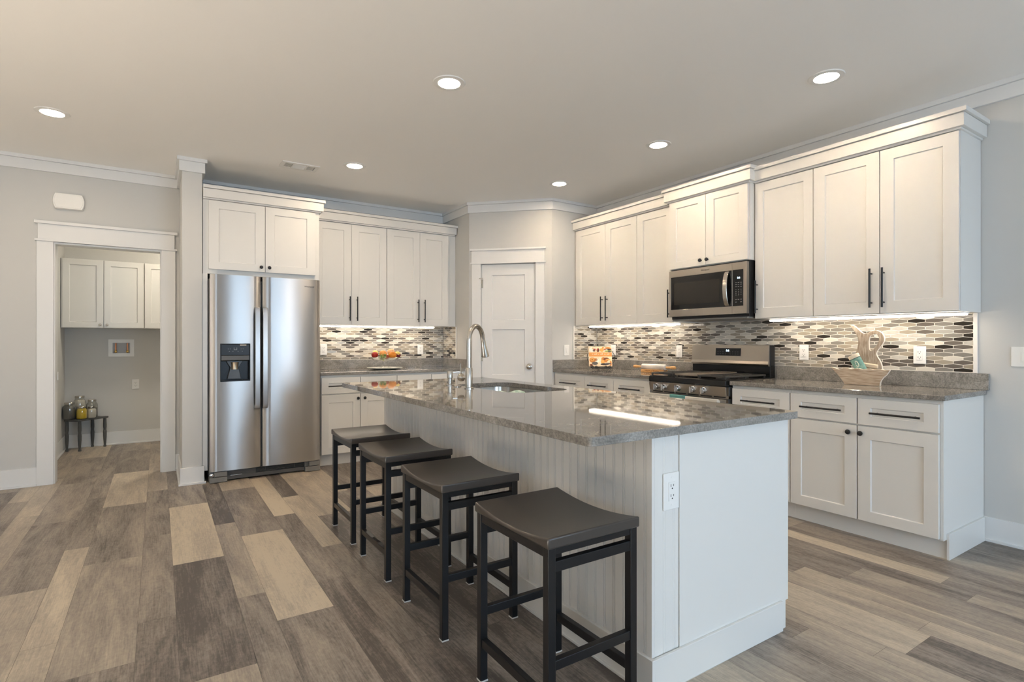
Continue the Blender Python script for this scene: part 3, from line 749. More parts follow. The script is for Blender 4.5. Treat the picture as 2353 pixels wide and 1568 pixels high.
t = b.build('dish_brush', M['oak'], None, origin=(-2.22, -3.16, 0.855)); tag(t, 'white-headed wooden dish brush lying in the sink beside the green cloth', 'brush')
B().lathe((-2.305, -3.16, 0.846), [(0, 0), (0.022, 0), (0.024, 0.022), (0.018, 0.032), (0, 0.034)], 18).build('brush_head', M['plastic'], t)

# ================================================================ REFRIGERATOR
RF = thing('refrigerator', 'stainless side-by-side refrigerator with water dispenser in the left door', 'refrigerator', (-3.405, -0.4, 0))
b = B(); b.box(-3.862, -2.948, -0.672, -0.03, 0.02, 1.755); b.build('body', M['midgray'], RF, smooth=False, bevel=0.004)
b = B()
for u in (-3.82, -3.08): b.box(u, u + 0.09, -0.735, -0.60, 1.757, 1.775)
b.build('hinge_cover', M['darkgray'], RF, smooth=False, bevel=0.005)
DXL, DXR, DZ0, DZ1 = -3.782, -3.548, 0.867, 1.194
def fridge_door(u0, u1, hole=None):
    b = B(); us = [u0 + (u1 - u0) * i / 14 for i in range(15)]; zs = [0.100, 0.45, 0.8, 1.3, 1.6, 1.788]
    if hole: us = sorted(us + hole[:2]); zs = sorted(zs + hole[2:])
    def dep(u):
        s = (u - u0) / (u1 - u0)*2 - 1
        return 0.739 + 0.010 * (1 - s*s) - 0.012 * max(0, (abs(s) - 0.94) / 0.06)**2
    V = {}
    def v(i, j): 
        if (i, j) not in V: V[i, j] = b.bm.verts.new(FB(us[i], dep(us[i]), zs[j]))
        return V[i, j]
    n, m = len(us) - 1, len(zs) - 1
    for i in range(n):
        for j in range(m):
            if hole and hole[0] - 1e-6 <= us[i] < hole[1] - 1e-6 and hole[2] - 1e-6 <= zs[j] < hole[3] - 1e-6: continue
            b.face([v(i, j), v(i+1, j), v(i+1, j+1), v(i, j+1)])
    W = lambda i, j: b.bm.verts.new(FB(us[i], 0.676, zs[j]))
    B0 = [W(i, 0) for i in range(n+1)]; T0 = [W(i, m) for i in range(n+1)]
    for i in range(n):
        b.face([v(i, 0), v(i+1, 0), B0[i+1], B0[i]]); b.face([v(i, m), v(i+1, m), T0[i+1], T0[i]])
    b.face([v(0, j) for j in range(m+1)] + [T0[0], B0[0]]); b.face([v(n, j) for j in range(m+1)] + [T0[n], B0[n]])
    if not hole: b.face(B0 + T0[::-1])
    return b
dl = fridge_door(-3.858, -3.464, [DXL, DXR, DZ0, DZ1]).build('freezer_door', M['steel'], RF, angle=30)
dr = fridge_door(-3.446, -2.950).build('fridge_door', M['steel'], RF, angle=30)
for (u0, dd) in ((-3.514, dl), (-3.452, dr)):
    b = B(); n = 12
    prof = [(0.620, 0.747), (0.622, 0.772), (0.66, 0.792), (1.065, 0.797), (1.47, 0.792), (1.513, 0.772), (1.515, 0.747), (1.49, 0.747), (1.46, 0.770), (1.065, 0.776), (0.67, 0.770), (0.645, 0.747)]
    b.prism([FB(u0, d, z) for z, d in prof], [FB(u0 + 0.041, d, z) for z, d in prof])
    b.build('handle', M['steel'], dd, bevel=0.003)
# water dispenser
dp = B()
dp.fbox(FB, DXL, DXR, 0.676, 0.680, DZ0, DZ1).fbox(FB, DXL, DXL + 0.006, 0.68, 0.749, DZ0, DZ1).fbox(FB, DXR - 0.006, DXR, 0.68, 0.749, DZ0, DZ1).fbox(FB, DXL + 0.006, DXR - 0.006, 0.68, 0.749, DZ0, DZ0 + 0.012).fbox(FB, DXL + 0.006, DXR - 0.006, 0.68, 0.749, DZ1 - 0.006, DZ1)
dp = dp.build('water_dispenser', M['panelblk'], RF, smooth=False, bevel=0.002)
B().fbox(FB, DXL + 0.006, DXR - 0.006, 0.70, 0.752, 1.092, 1.188).build('control_panel', M['panelblk'], dp, smooth=False, bevel=0.003)
b = B(); b.prism([FB(u, d, z) for u, d, z in ((DXL + 0.008, 0.752, 1.050), (DXL + 0.008, 0.752, 1.091), (DXL + 0.008, 0.70, 1.091), (DXL + 0.008, 0.70, 1.040))], [FB(u, d, z) for u, d, z in ((DXR - 0.008, 0.752, 1.050), (DXR - 0.008, 0.752, 1.091), (DXR - 0.008, 0.70, 1.091), (DXR - 0.008, 0.70, 1.040))])
b.build('panel_lip', M['darkgray'], dp, smooth=False, bevel=0.003, label='glossy gray lip under the control panel')
b = B(); b.prism([FB(u, 0.700, z) for u, z in ((-3.735, 1.045), (-3.700, 0.985), (-3.725, 0.885), (-3.615, 0.885), (-3.635, 0.985), (-3.600, 1.045))], [FB(u, 0.712, z) for u, z in ((-3.735, 1.045), (-3.700, 0.985), (-3.725, 0.885), (-3.615, 0.885), (-3.635, 0.985), (-3.600, 1.045))])
b.build('dispenser_paddle', mat('smoky_gray_plastic', (0.10, 0.105, 0.11), 0.3, spec=0.3), dp, bevel=0.004)
B().lathe(FB(-3.667, 0.722, 0.970), [(0, 0), (0.027, 0), (0.027, 0.04), (0.032, 0.062), (0, 0.062)], 22).build('water_nozzle', mat('beige_steel', (0.55, 0.46, 0.34), 0.3, 0.9), dp, label='beige metallic nozzle collar')
B().fbox(FB, -3.630, -3.580, 0.752, 0.753, 1.176, 1.187).build('sticker', mat('pale_sticker', srgb(190, 182, 168), 0.6), dp, smooth=False, label='pale sticker on the control panel corner')
b = B(); zc = 1.150
for (ua, ub, za, zb) in ((-3.678, -3.675, 1.140, 1.160), (-3.656, -3.653, 1.140, 1.160), (-3.675, -3.656, 1.140, 1.143)): b.fbox(FB, ua, ub, 0.752, 0.7526, za, zb)
for u in (-3.72, -3.705, -3.62, -3.605, -3.712, -3.685, -3.645, -3.612): b.fbox(FB, u - 0.004, u + 0.004, 0.752, 0.7526, 1.126 if u in (-3.712, -3.685, -3.645, -3.612) else 1.146, 1.129 if u in (-3.712, -3.685, -3.645, -3.612) else 1.149)
b.build('control_icons', M['inkgray'], dp, smooth=False)
text_mesh('logo', 'Whirlpool', 0.021, M['ink'], FB, -3.050, 0.7475, 1.722, dr)
# base grille with levelling-foot covers
b = B(); b.fbox(FB, -3.85, -2.955, 0.60, 0.700, 0.012, 0.045); b.fbox(FB, -3.85, -3.50, 0.60, 0.695, 0.045, 0.095)
for k in range(5): b.fbox(FB, -3.50, -3.09, 0.66, 0.692, 0.050 + 0.009*k, 0.055 + 0.009*k)
for k in range(6): b.fbox(FB, -3.50 + 0.082*k, -3.494 + 0.082*k, 0.655, 0.690, 0.047, 0.096)
b.build('base_grille', M['darkgray'], RF, smooth=False, bevel=0.001)
for u0 in (-3.862, -3.085):
    b = B(); b.fbox(FB, u0, u0 + 0.135, 0.58, 0.742, 0.004, 0.047).fbox(FB, u0 + 0.035, u0 + 0.135, 0.58, 0.738, 0.052, 0.094).fbox(FB, u0, u0 + 0.035, 0.58, 0.715, 0.047, 0.094)
    b.build('foot_cover', M['midgray'], RF, smooth=False, bevel=0.004)
B().tube([FB(-3.70, 0.700, 0.056), FB(-3.70, 0.716, 0.050), FB(-3.61, 0.716, 0.050), FB(-3.61, 0.700, 0.056)], 0.004, 8).build('filter_lever', M['chrome'], RF)
B().lathe(FB(-3.845, 0.716, 0.068), [(0, 0), (0.016, 0), (0.016, 0.02), (0.01, 0.024), (0, 0.024)], 16, (0, -1, 0)).build('roller', M['chrome'], RF)

# ================================================================ MICROWAVE
t = thing('microwave', 'stainless over-the-range microwave with black glass door', 'microwave', (-0.2, -3.1, 1.405))
U0, U1, Z0, Z1 = 2.722, 3.482, 1.408, 1.846
b = B(); b.fbox(FR, U0, U1, 0.012, 0.380, Z0, Z1); b.build('body', M['black'], t, smooth=False, bevel=0.002)
b = B(); b.fbox(FR, U0, U1, 0.380, 0.388, Z1 - 0.012, Z1 + 0.0); b.build('top_vent', M['slot'], t, smooth=False)
UD1 = 3.352
b = B(); shaker(b, FR, U0, UD1, Z0 + 0.022, Z1 - 0.012, 0.388, 0.418, [(U0 + 0.018, UD1 - 0.001, 1.490, 1.778)], 0.003)
dd = b.build('door', M['steelY'], t, smooth=False, bevel=0.002)
B().fbox(FR, U0 + 0.019, UD1 - 0.0015, 0.412, 0.4175, 1.491, 1.777).build('door_glass', M['glassblk'], dd, smooth=False, bevel=0.002)
b = B(); b.fbox(FR, U0 + 0.055, UD1 - 0.115, 0.4175, 0.4178, 1.532, 1.722); b.build('window_mesh', mat('dark_window_mesh', (0.020, 0.018, 0.015), 0.10), dd, smooth=False)
b = B(); hp = [(1.494, 0.420), (1.515, 0.436), (1.56, 0.450), (1.635, 0.457), (1.71, 0.450), (1.752, 0.436), (1.772, 0.420)]
b.prism([FR(UD1 - 0.062, d, z) for z, d in hp] + [FR(UD1 - 0.062, d - 0.012, z) for z, d in hp[::-1]], [FR(UD1 - 0.024, d, z) for z, d in hp] + [FR(UD1 - 0.024, d - 0.012, z) for z, d in hp[::-1]])
b.build('handle', M['nickel'], dd, bevel=0.003)
text_mesh('logo', 'Whirlpool', 0.020, M['ink'], FR, 3.10, 0.4185, 1.808, dd)
b = B(); shaker(b, FR, UD1 + 0.002, U1, Z0 + 0.022, Z1 - 0.012, 0.388, 0.418, [(UD1 + 0.003, U1 - 0.030, 1.490, 1.778)], 0.003)
cp = b.build('control_panel', M['steelY'], t, smooth=False, bevel=0.002)
B().fbox(FR, UD1 + 0.0035, U1 - 0.031, 0.412, 0.4175, 1.491, 1.777).build('touch_glass', M['glassblk'], cp, smooth=False, bevel=0.002)
text_mesh('clock_digits', '0:6', 0.022, M['led'], FR, 3.412, 0.4178, 1.712, cp)
b = B()
for r_, zz in enumerate((1.675, 1.660, 1.643, 1.620, 1.606, 1.592, 1.578, 1.543, 1.522)):
    for c_ in range(3):
        if r_ == 8 and c_ == 1: continue
        hw = 0.006 if r_ < 3 or r_ > 6 else 0.0028
        b.fbox(FR, 3.388 + 0.022*c_ - hw, 3.388 + 0.022*c_ + hw, 0.4175, 0.4178, zz - 0.002, zz + 0.002)
b.build('keypad', M['inkgray'], cp, smooth=False)
b = B(); b.fbox(FR, U0 + 0.02, U1 - 0.01, 0.03, 0.39, Z0 - 0.014, Z0); b.build('bottom_panel', M['midgray'], t, smooth=False, bevel=0.004)

# ================================================================ RANGE
t = thing('gas_range', 'freestanding stainless gas range with black cooktop between the counters', 'stove', (-0.33, -3.1, 0))
U0, U1 = 2.722, 3.476
b = B(); b.fbox(FR, U0, U1, 0.03, 0.635, 0.03, 0.868); b.build('body', M['darkgray'], t, smooth=False, bevel=0.002)
b = B(); b.prism([FR(U0, d, z) for d, z in ((0.10, 0.869), (0.672, 0.869), (0.678, 0.880), (0.674, 0.914), (0.66, 0.922), (0.10, 0.922))], [FR(U1, d, z) for d, z in ((0.10, 0.869), (0.672, 0.869), (0.678, 0.880), (0.674, 0.914), (0.66, 0.922), (0.10, 0.922))])
b.build('cooktop', M['blackgloss'], t, smooth=False, bevel=0.002)
# control strip, slightly sloped, with five knobs
b = B(); b.prism([FR(U0, d, z) for d, z in ((0.635, 0.800), (0.664, 0.800), (0.676, 0.868), (0.635, 0.868))], [FR(U1, d, z) for d, z in ((0.635, 0.800), (0.664, 0.800), (0.676, 0.868), (0.635, 0.868))])
cs = b.build('control_panel', M['steelY'], t, smooth=False, bevel=0.002)
nv = FR(0, 1, -0.17) - FR(0, 0, 0)
for u in (2.800, 2.872, 2.998, 3.130, 3.222):
    u2 = U0 + (u - 2.722) * 1.12
    b = B(); o = FR(u2, 0.669, 0.832)
    b.lathe(o, [(0, 0), (0.026, 0), (0.026, 0.004), (0.022, 0.006), (0.0205, 0.028), (0.018, 0.031), (0, 0.031)], 22, nv)
    b.fbox(FR, u2 - 0.006, u2 + 0.006, 0.692, 0.710, 0.806, 0.854)
    b.build('knob', M['chrome'], cs)
b = B()
for k in range(6): b.fbox(FR, U0 + 0.02 + 0.122*k, U0 + 0.12 + 0.122*k, 0.630, 0.645, 0.784, 0.792)
b.build('vent_slots', M['slot'], t, smooth=False)
b = B(); b.fbox(FR, U0, U1, 0.61, 0.638, 0.776, 0.799); b.build('vent_rail', M['steelY'], t, smooth=False)
b = B(); shaker(b, FR, U0 + 0.002, U1 - 0.002, 0.235, 0.772, 0.636, 0.668, [(U0 + 0.09, U1 - 0.09, 0.34, 0.66)], 0.003)
od = b.build('oven_door', M['steelY'], t, smooth=False, bevel=0.003)
B().fbox(FR, U0 + 0.091, U1 - 0.091, 0.660, 0.6675, 0.341, 0.659).build('oven_window', M['glassblk'], od, smooth=False)
b = B(); b.fbox(FR, U0 + 0.035, U1 - 0.035, 0.700, 0.722, 0.732, 0.778)
for u in (U0 + 0.06, U1 - 0.06): b.fbox(FR, u - 0.012, u + 0.012, 0.667, 0.702, 0.742, 0.768)
b.build('handle', M['film'], od, bevel=0.008, seg=3, label='oven handle still in clear film')
b = B(); b.fbox(FR, 2.985, 3.145, 0.697, 0.7245, 0.728, 0.7815); b.build('handle_tag', M['teal'], od, bevel=0.008, seg=3, label='teal protective tag wrapped on the handle')
B().fbox(FR, U0 + 0.002, U1 - 0.002, 0.636, 0.664, 0.06, 0.228).build('storage_drawer', M['steelY'], t, smooth=False, bevel=0.003)
# burners and grates
for (u, d, r_) in ((2.86, 0.26, 0.04), (2.86, 0.52, 0.05), (3.34, 0.26, 0.045), (3.34, 0.52, 0.05)):
    B().lathe(FR(u, d, 0.9225), [(0, 0), (r_, 0), (r_, 0.006), (r_*0.75, 0.008), (r_*0.75, 0.015), (0, 0.017)], 20).build('burner', M['iron'], t)
def grate(u0, u1):
    b = B(); zt, zb = 0.948, 0.936
    for u in (u0, u1 - 0.014): b.fbox(FR, u, u + 0.014, 0.135, 0.660, zb, zt)
    for d in (0.135, 0.646): b.fbox(FR, u0 + 0.014, u1 - 0.014, d, d + 0.014, zb, zt)
    for d in (0.26, 0.39, 0.52): b.fbox(FR, u0 + 0.014, u1 - 0.014, d, d + 0.010, zb, zt)
    b.fbox(FR, (u0+u1)/2 - 0.005, (u0+u1)/2 + 0.005, 0.149, 0.646, zb, zt)
    for u in (u0 + 0.002, u1 - 0.014):
        for d in (0.14, 0.40, 0.648): b.fbox(FR, u, u + 0.012, d, d + 0.010, 0.9225, zb)
    return b.build('grate', M['iron'], t, smooth=False, bevel=0.002)
grate(2.735, 2.975); grate(3.225, 3.465)
b = B(); b.fbox(FR, 2.985, 3.215, 0.150, 0.655, 0.935, 0.946); b.fbox(FR, 2.985, 3.215, 0.150, 0.160, 0.946, 0.956).fbox(FR, 2.985, 2.995, 0.16, 0.655, 0.946, 0.952).fbox(FR, 3.205, 3.215, 0.16, 0.655, 0.946, 0.952)
for u in (2.99, 3.20):
    for d in (0.17, 0.63): b.fbox(FR, u, u + 0.012, d, d + 0.012, 0.9225, 0.936)
b.build('griddle_plate', mat('griddle_brown', (0.16, 0.13, 0.10), 0.35), t, smooth=False, bevel=0.002)
# back guard
b = B(); b.fbox(FR, U0, U1, 0.028, 0.098, 0.905, 1.012); b.build('guard_riser', M['blackgloss'], t, smooth=False, bevel=0.002)
b = B(); b.fbox(FR, U0 + 0.002, U1 - 0.0, 0.028, 0.094, 1.013, 1.180); b.build('guard_side', M['black'], t, smooth=False, bevel=0.003)
b = B(); pr = ((0.094, 1.010), (0.108, 1.010), (0.120, 1.026), (0.112, 1.050), (0.100, 1.183), (0.060, 1.184), (0.060, 1.181), (0.094, 1.180))
b.prism([FR(U0, d, z) for d, z in pr], [FR(U1 - 0.004, d, z) for d, z in pr])
g = b.build('back_guard', M['steelY'], t, smooth=False, bevel=0.001)
b = B(); b.prism([FR(2.975, d, z) for d, z in ((0.1100, 1.090), (0.1055, 1.155), (0.100, 1.155), (0.100, 1.090))], [FR(3.220, d, z) for d, z in ((0.1100, 1.090), (0.1055, 1.155), (0.100, 1.155), (0.100, 1.090))])
b.build('display', M['glassblk'], g, smooth=False)
text_mesh('clock_digits', '0:6', 0.026, M['led'], FR, 3.095, 0.1080, 1.134, g)
b = B()
for u in (3.0, 3.025, 3.05, 3.075, 3.12, 3.145, 3.17, 3.195):
    for zz in (1.106, 1.124): b.fbox(FR, u - 0.004, u + 0.004, 0.1095, 0.1100, zz - 0.001, zz + 0.001)
b.build('touch_marks', M['inkgray'], g, smooth=False)

# ================================================================ STOOLS
def make_stool(cx, cy, label):
    t = thing('counter_stool', label, 'stool', (cx, cy, 0), 'backless counter stools along the island')
    hx, hy, s = 0.182, 0.212, 0.028
    b = B(); n = 16; W, Lh = 0.188, 0.220
    rows = []
    for k in range(n + 1):
        y = -Lh + 2*Lh*k/n; q = (y / Lh)**2; z = 0.612 + 0.022 * q
        rows.append((y, z))
    out = [(y, z) for y, z in rows] + [(Lh, 0.5985), (-Lh, 0.5985)]
    b.prism([(cx - W, cy + y, z) for y, z in out], [(cx + W, cy + y, z) for y, z in out])
    b.build('seat', M['seat'], t, bevel=0.006, seg=3, angle=40)
    for sx in (-1, 1):
        for sy in (-1, 1):
            x0 = cx + sx*hx - (s if sx > 0 else 0); y0 = cy + sy*hy - (s if sy > 0 else 0)
            l = B().box(x0, x0 + s, y0, y0 + s, 0.004, 0.598).build('leg', M['stoolblack'], t, smooth=False, bevel=0.002)
            B().box(x0 - 0.001, x0 + s + 0.001, y0 - 0.001, y0 + s + 0.001, 0.0, 0.005).build('foot_pad', M['footpad'], l, smooth=False)
    i = hx - s; j = hy - s; r = 0.022
    for sx in (-1, 1):
        x0 = cx + sx*hx - (r + 0.003 if sx > 0 else -0.003)
        B().box(x0, x0 + r, cy - j, cy + j, 0.567, 0.598).build('seat_rail', M['stoolblack'], t, smooth=False, bevel=0.002)
        B().box(x0, x0 + r, cy - j, cy + j, 0.124, 0.155).build('stretcher', M['stoolblack'], t, smooth=False, bevel=0.002)
    for sy in (-1, 1):
        y0 = cy + sy*hy - (r + 0.003 if sy > 0 else -0.003)
        B().box(cx - i, cx + i, y0, y0 + r, 0.576, 0.598).build('seat_rail', M['stoolblack'], t, smooth=False, bevel=0.002)
        B().box(cx - i, cx + i, y0, y0 + r, 0.524, 0.556).build('cross_rail', M['stoolblack'], t, smooth=False, bevel=0.002)
        B().box(cx - i, cx + i, y0, y0 + r, 0.232, 0.262).build('stretcher', M['stoolblack'], t, smooth=False, bevel=0.002)
    return t
st = make_stool(-3.090, -4.517, 'black-framed stool standing nearest the island end panel with the outlet')
dup(st, (-3.090, -3.811, 0), 'second black-framed stool counted from the outlet end of the island')
dup(st, (-3.088, -3.164, 0), 'black-framed stool third from the outlet end, next to the farthest stool')
dup(st, (-3.082, -2.566, 0), 'black-framed stool farthest along the island, in front of the back base cabinets')

# ================================================================ OUTLETS AND SWITCHES
def outlet(F, u, z, label, d=0.0105, w=0.072, h=0.117, sw=False, group='white outlets', name='outlet'):
    t = thing(name, label, 'switch' if sw else 'outlet', F(u, d, z), 'white light switches' if sw else group)
    B().fbox(F, u - w/2, u + w/2, d, d + 0.006, z - h/2, z + h/2).build('cover_plate', M['plastic'], t, smooth=False, bevel=0.003)
    if sw:
        B().fbox(F, u - 0.017, u + 0.017, d + 0.006, d + 0.0075, z - 0.034, z + 0.034).build('switch_frame', M['plastic'], t, smooth=False, bevel=0.001)
        b = B(); b.prism([F(u - 0.010, dd, zz) for dd, zz in ((d+0.007, z-0.026), (d+0.012, z-0.026), (d+0.009, z+0.026), (d+0.007, z+0.026))], [F(u + 0.010, dd, zz) for dd, zz in ((d+0.007, z-0.026), (d+0.012, z-0.026), (d+0.009, z+0.026), (d+0.007, z+0.026))])
        b.build('rocker', M['plastic'], t, smooth=False, bevel=0.001)
    else:
        r = B().fbox(F, u - 0.0165, u + 0.0165, d + 0.006, d + 0.0085, z - 0.0335, z + 0.0335).build('receptacle', M['plastic'], t, smooth=False, bevel=0.0012)
        b = B()
        for c in (-0.0185, 0.0165):
            b.fbox(F, u - 0.008, u - 0.0055, d + 0.0085, d + 0.0088, z + c, z + c + 0.009).fbox(F, u + 0.0055, u + 0.008, d + 0.0085, d + 0.0088, z + c + 0.001, z + c + 0.008)
            b.cyl(F(u, d + 0.0085, z + c - 0.006), F(u, d + 0.0088, z + c - 0.006), 0.0026, n=10)
        b.build('slots', M['slot'], r, smooth=False)
    for q in (-1, 1): B().cyl(F(u, d + 0.006, z + q*0.048), F(u, d + 0.0068, z + q*0.048), 0.003, n=10).build('screw', M['plastic'], t)
    return t
outlet(FB, -2.738, 1.128, 'white outlet on the mosaic right beside the refrigerator')
outlet(FB, -1.620, 1.121, 'white outlet on the mosaic right of the fruit stand')
outlet(FR, 1.593, 1.121, 'white outlet on the mosaic half hidden behind the cookbook')
outlet(FR, 2.498, 1.118, 'white outlet on the mosaic just left of the range back guard')
outlet(FR, 3.705, 1.126, 'white outlet on the mosaic between the range and the wooden pitcher')
outlet(FR, 4.471, 1.121, 'white outlet on the mosaic right of the wooden pitcher')
outlet(FE, -2.722, 0.684, 'white outlet on the beadboard end of the island', d=0.0005, w=0.080, h=0.130)
outlet(FL, -4.453, 0.705, 'white outlet low on the laundry room wall', d=0.001)
outlet(FV, -0.450, 1.117, 'white rocker switch on the plain wall left of the cookbook', d=0.001, sw=True, name='light_switch')
outlet(FR, 4.985, 1.120, 'white rocker switch at the far right edge on the bare wall', d=0.001, w=0.116, sw=True, name='light_switch')
# ================================================================ CEILING LIGHTS AND VENT
def downlight(x, y, label):
    t = thing('recessed_downlight', label, 'light', (x, y, CH - 0.003), 'round ceiling downlights')
    B().lathe((x, y, CH - 0.0065), [(0.064, 0.004), (0.066, 0), (0.094, 0.0015), (0.097, 0.0063), (0.064, 0.0063)], 36).build('trim_ring', M['plastic'], t)
    b = B(); b.lathe((x, y, CH - 0.0035), [(0.0645, 0), (0.0645, 0.0008), (0, 0.0008)], 36, (0, 0, -1))
    b.build('lens', M['lens'], t, smooth=False)
downlight(-4.828, -1.217, 'glowing ceiling downlight in front of the laundry doorway')
downlight(-2.764, -3.066, 'glowing ceiling downlight above the stool side of the island')
downlight(-0.940, -4.340, 'glowing ceiling downlight nearest the open end of the range wall')
downlight(-2.775, -1.236, 'glowing ceiling downlight next to the air vent')
downlight(-0.924, -3.050, 'glowing ceiling downlight in front of the microwave')
downlight(-0.931, -1.797, 'glowing ceiling downlight nearest the pantry door')
t = thing('ceiling_vent', 'white rectangular air vent in the ceiling in front of the refrigerator cabinet', 'vent', (-3.18, -0.95, CH))
b = B(); x0, x1, y0, y1, z0, z1 = -3.335, -3.025, -1.045, -0.858, CH - 0.008, CH - 0.0005
b.box(x0, x1, y0, y0 + 0.035, z0, z1).box(x0, x1, y1 - 0.035, y1, z0, z1)
for (a, c) in ((x0, x0 + 0.03), (x0 + 0.093, x0 + 0.107), (x1 - 0.107, x1 - 0.093), (x1 - 0.03, x1)): b.box(a, c, y0 + 0.035, y1 - 0.035, z0, z1)
b.build('frame', M['plastic'], t, smooth=False, bevel=0.001)
b = B(); b.box(x0 + 0.03, x1 - 0.03, y0 + 0.035, y1 - 0.035, CH - 0.0012, CH - 0.0004); b.build('backing', M['slot'], t, smooth=False)
b = B()
def louvre(p, q, dx, dy):
    b.quadbox([(p[0], p[1], CH - 0.002), (q[0], q[1], CH - 0.002), (q[0] + dx, q[1] + dy, CH - 0.009), (p[0] + dx, p[1] + dy, CH - 0.009), (p[0], p[1], CH - 0.001), (q[0], q[1], CH - 0.001), (q[0] + dx, q[1] + dy, CH - 0.008), (p[0] + dx, p[1] + dy, CH - 0.008)])
ya, yb = y0 + 0.036, y1 - 0.036
for k in range(6): louvre((x0 + 0.033 + 0.010*k, ya), (x0 + 0.033 + 0.010*k, yb), 0.004, 0)
for k in range(6): louvre((x1 - 0.093 + 0.010*k, ya), (x1 - 0.093 + 0.010*k, yb), -0.004 + 0.008, 0)
for k in range(12): louvre((x0 + 0.108, ya + 0.0095*k), (x1 - 0.108, ya + 0.0095*k), 0, 0.007)
b.build('louvres', M['plastic'], t, smooth=False)
# door chime on the wall over the doorway
t = thing('door_chime', 'white bow-ended chime box on the wall above the laundry doorway', 'chime', (-4.868, 0, 2.41))
def chime(e, sx, sz):
    P = []; cx, cz = -4.868, 2.411; hw, hh = 0.108*sx, 0.066*sz
    for k in range(9): a = -1 + 2*k/8; P.append((cx + hw - 0.016*a*a, cz + hh*a))
    for k in range(9): a = 1 - 2*k/8; P.append((cx - hw + 0.016*a*a, cz + hh*a))
    return P
b = B(); rs = []
for d, s1, s2 in ((0.001, 1, 1), (0.034, 1, 1), (0.044, 0.97, 0.95)): rs.append([b.bm.verts.new(FB(u, d, z)) for u, z in chime(0, s1, s2)])
b.skin(rs); b.build('housing', M['plastic'], t, bevel=0.002)
b = B(); rs = []
for d, s1, s2 in ((0.043, 0.90, 0.82), (0.0465, 0.89, 0.80)): rs.append([b.bm.verts.new(FB(u, d, z)) for u, z in chime(0, s1, s2)])
b.skin(rs); b.build('face_plate', M['plastic'], t, bevel=0.001)

# ================================================================ THINGS ON THE BACK COUNTER
PX, PY = -2.160, -0.300
tag(B().lathe((PX, PY, 0.9145), [(0, 0.004), (0.10, 0.004), (0.11, 0.0), (0.13, 0.003), (0.190, 0.014), (0.192, 0.018), (0.13, 0.008), (0, 0.008)], 40).build('plate', mat('white_ceramic', srgb(232, 232, 224), 0.15), None, origin=(PX, PY, 0.9145)), 'large flat white plate under the glass fruit stand', 'plate')
tag(B().lathe((PX, PY, 0.9235), [(0, 0), (0.062, 0), (0.060, 0.005), (0.040, 0.014), (0.026, 0.035), (0.022, 0.060), (0.030, 0.080), (0.075, 0.086), (0.13, 0.096), (0.168, 0.116), (0.172, 0.120), (0.169, 0.122), (0.13, 0.102), (0.07, 0.092), (0, 0.091)], 40).build('glass_fruit_stand', M['glass'], None, origin=(PX, PY, 0.9235), angle=60), 'clear glass footed fruit stand on the white plate', 'fruit stand')
Mf = lambda n, c, v=None, r=0.3: mat(n, srgb(*c), r, var=((30, 30, 30), srgb(*v)[:3], 0.2) if v else None)
RED, ORG, PCH, YEL, PAL, GRN, MAR = Mf('apple_red', (140, 24, 20), (176, 44, 30)), Mf('orange_peel', (226, 138, 40), None, 0.4), Mf('peach_skin', (222, 130, 62), (232, 176, 96), 0.5), Mf('lemon_skin', (232, 206, 110), None, 0.4), Mf('pale_peach', (236, 200, 150), (226, 160, 110), 0.5), Mf('leaf_green', (120, 134, 66), (160, 170, 100), 0.6), Mf('grape_red', (104, 28, 36), None, 0.2)
def fruit(name, label, x, y, z, r, m, sq=(1, 1, 0.94), stem=True, grp='fruit on the glass stand'):
    b = B(); b.ball((x, y, z), r, 20, sq)
    for v in b.bm.verts:
        dx, dy = v.co.x - x, v.co.y - y; rr = sqrt(dx*dx + dy*dy) / r
        if v.co.z > z: v.co.z -= 0.22 * r * max(0, 1 - rr*2.4)
        else: v.co.z += 0.12 * r * max(0, 1 - rr*2.4)
    o = b.build(name, m, None, origin=(x, y, z), angle=80); tag(o, label, 'fruit', grp)
    if stem: B().tube([(x, y, z + r*0.66), (x + 0.003, y, z + r*0.95)], [0.0025, 0.002], 6).build('stem', M['oak'], o)
    return o
zb = 1.031
fruit('apple', 'dark red apple at the left rim of the glass stand', -2.278, -0.315, zb + 0.040, 0.036, RED)
fruit('orange', 'big orange at the front of the fruit stand', -2.110, -0.400, zb + 0.038, 0.043, ORG, stem=False)
fruit('peach', 'orange-red peach piled on top beside the orange', -2.190, -0.330, zb + 0.052, 0.041, PCH)
fruit('lemon', 'pale yellow lemon at the right rim of the fruit stand', -2.022, -0.310, zb + 0.040, 0.038, YEL, (0.95, 0.9, 1.0), stem=False)
fruit('pear', 'pale blushed pear behind the orange at the top of the pile', -2.080, -0.270, zb + 0.065, 0.040, PAL, (1, 1, 1.02))
fruit('lemon', 'small lemon peeking out behind the red apple', -2.245, -0.235, zb + 0.060, 0.030, YEL, stem=False)
fruit('peach', 'lower reddish peach wedged between leaves and orange', -2.172, -0.385, zb + 0.018, 0.028, Mf('peach_red', (150, 50, 36), (196, 96, 50)), stem=False)
def grapes(label, cx, cy, cz, m, n, r, seed, leaf=None):
    q = random.Random(seed); t = thing('grape_bunch', label, 'fruit', (cx, cy, cz), 'fruit on the glass stand')
    for i in range(n):
        a = q.uniform(0, 6.28); rr = 0.026 * sqrt(q.random())
        B().ball((cx + rr*cos(a)*1.2, cy + rr*sin(a), cz + q.uniform(-0.012, 0.016)), r, 12).build('grape', m, t)
    return t
grapes('bunch of dark red grapes between the orange and the lemon', -2.050, -0.385, zb + 0.026, MAR, 12, 0.0105, 4)
t = grapes('bunch of green grapes and leaves hanging at the left front of the stand', -2.222, -0.405, zb + 0.026, GRN, 10, 0.011, 5)
b = B(); q = random.Random(3)
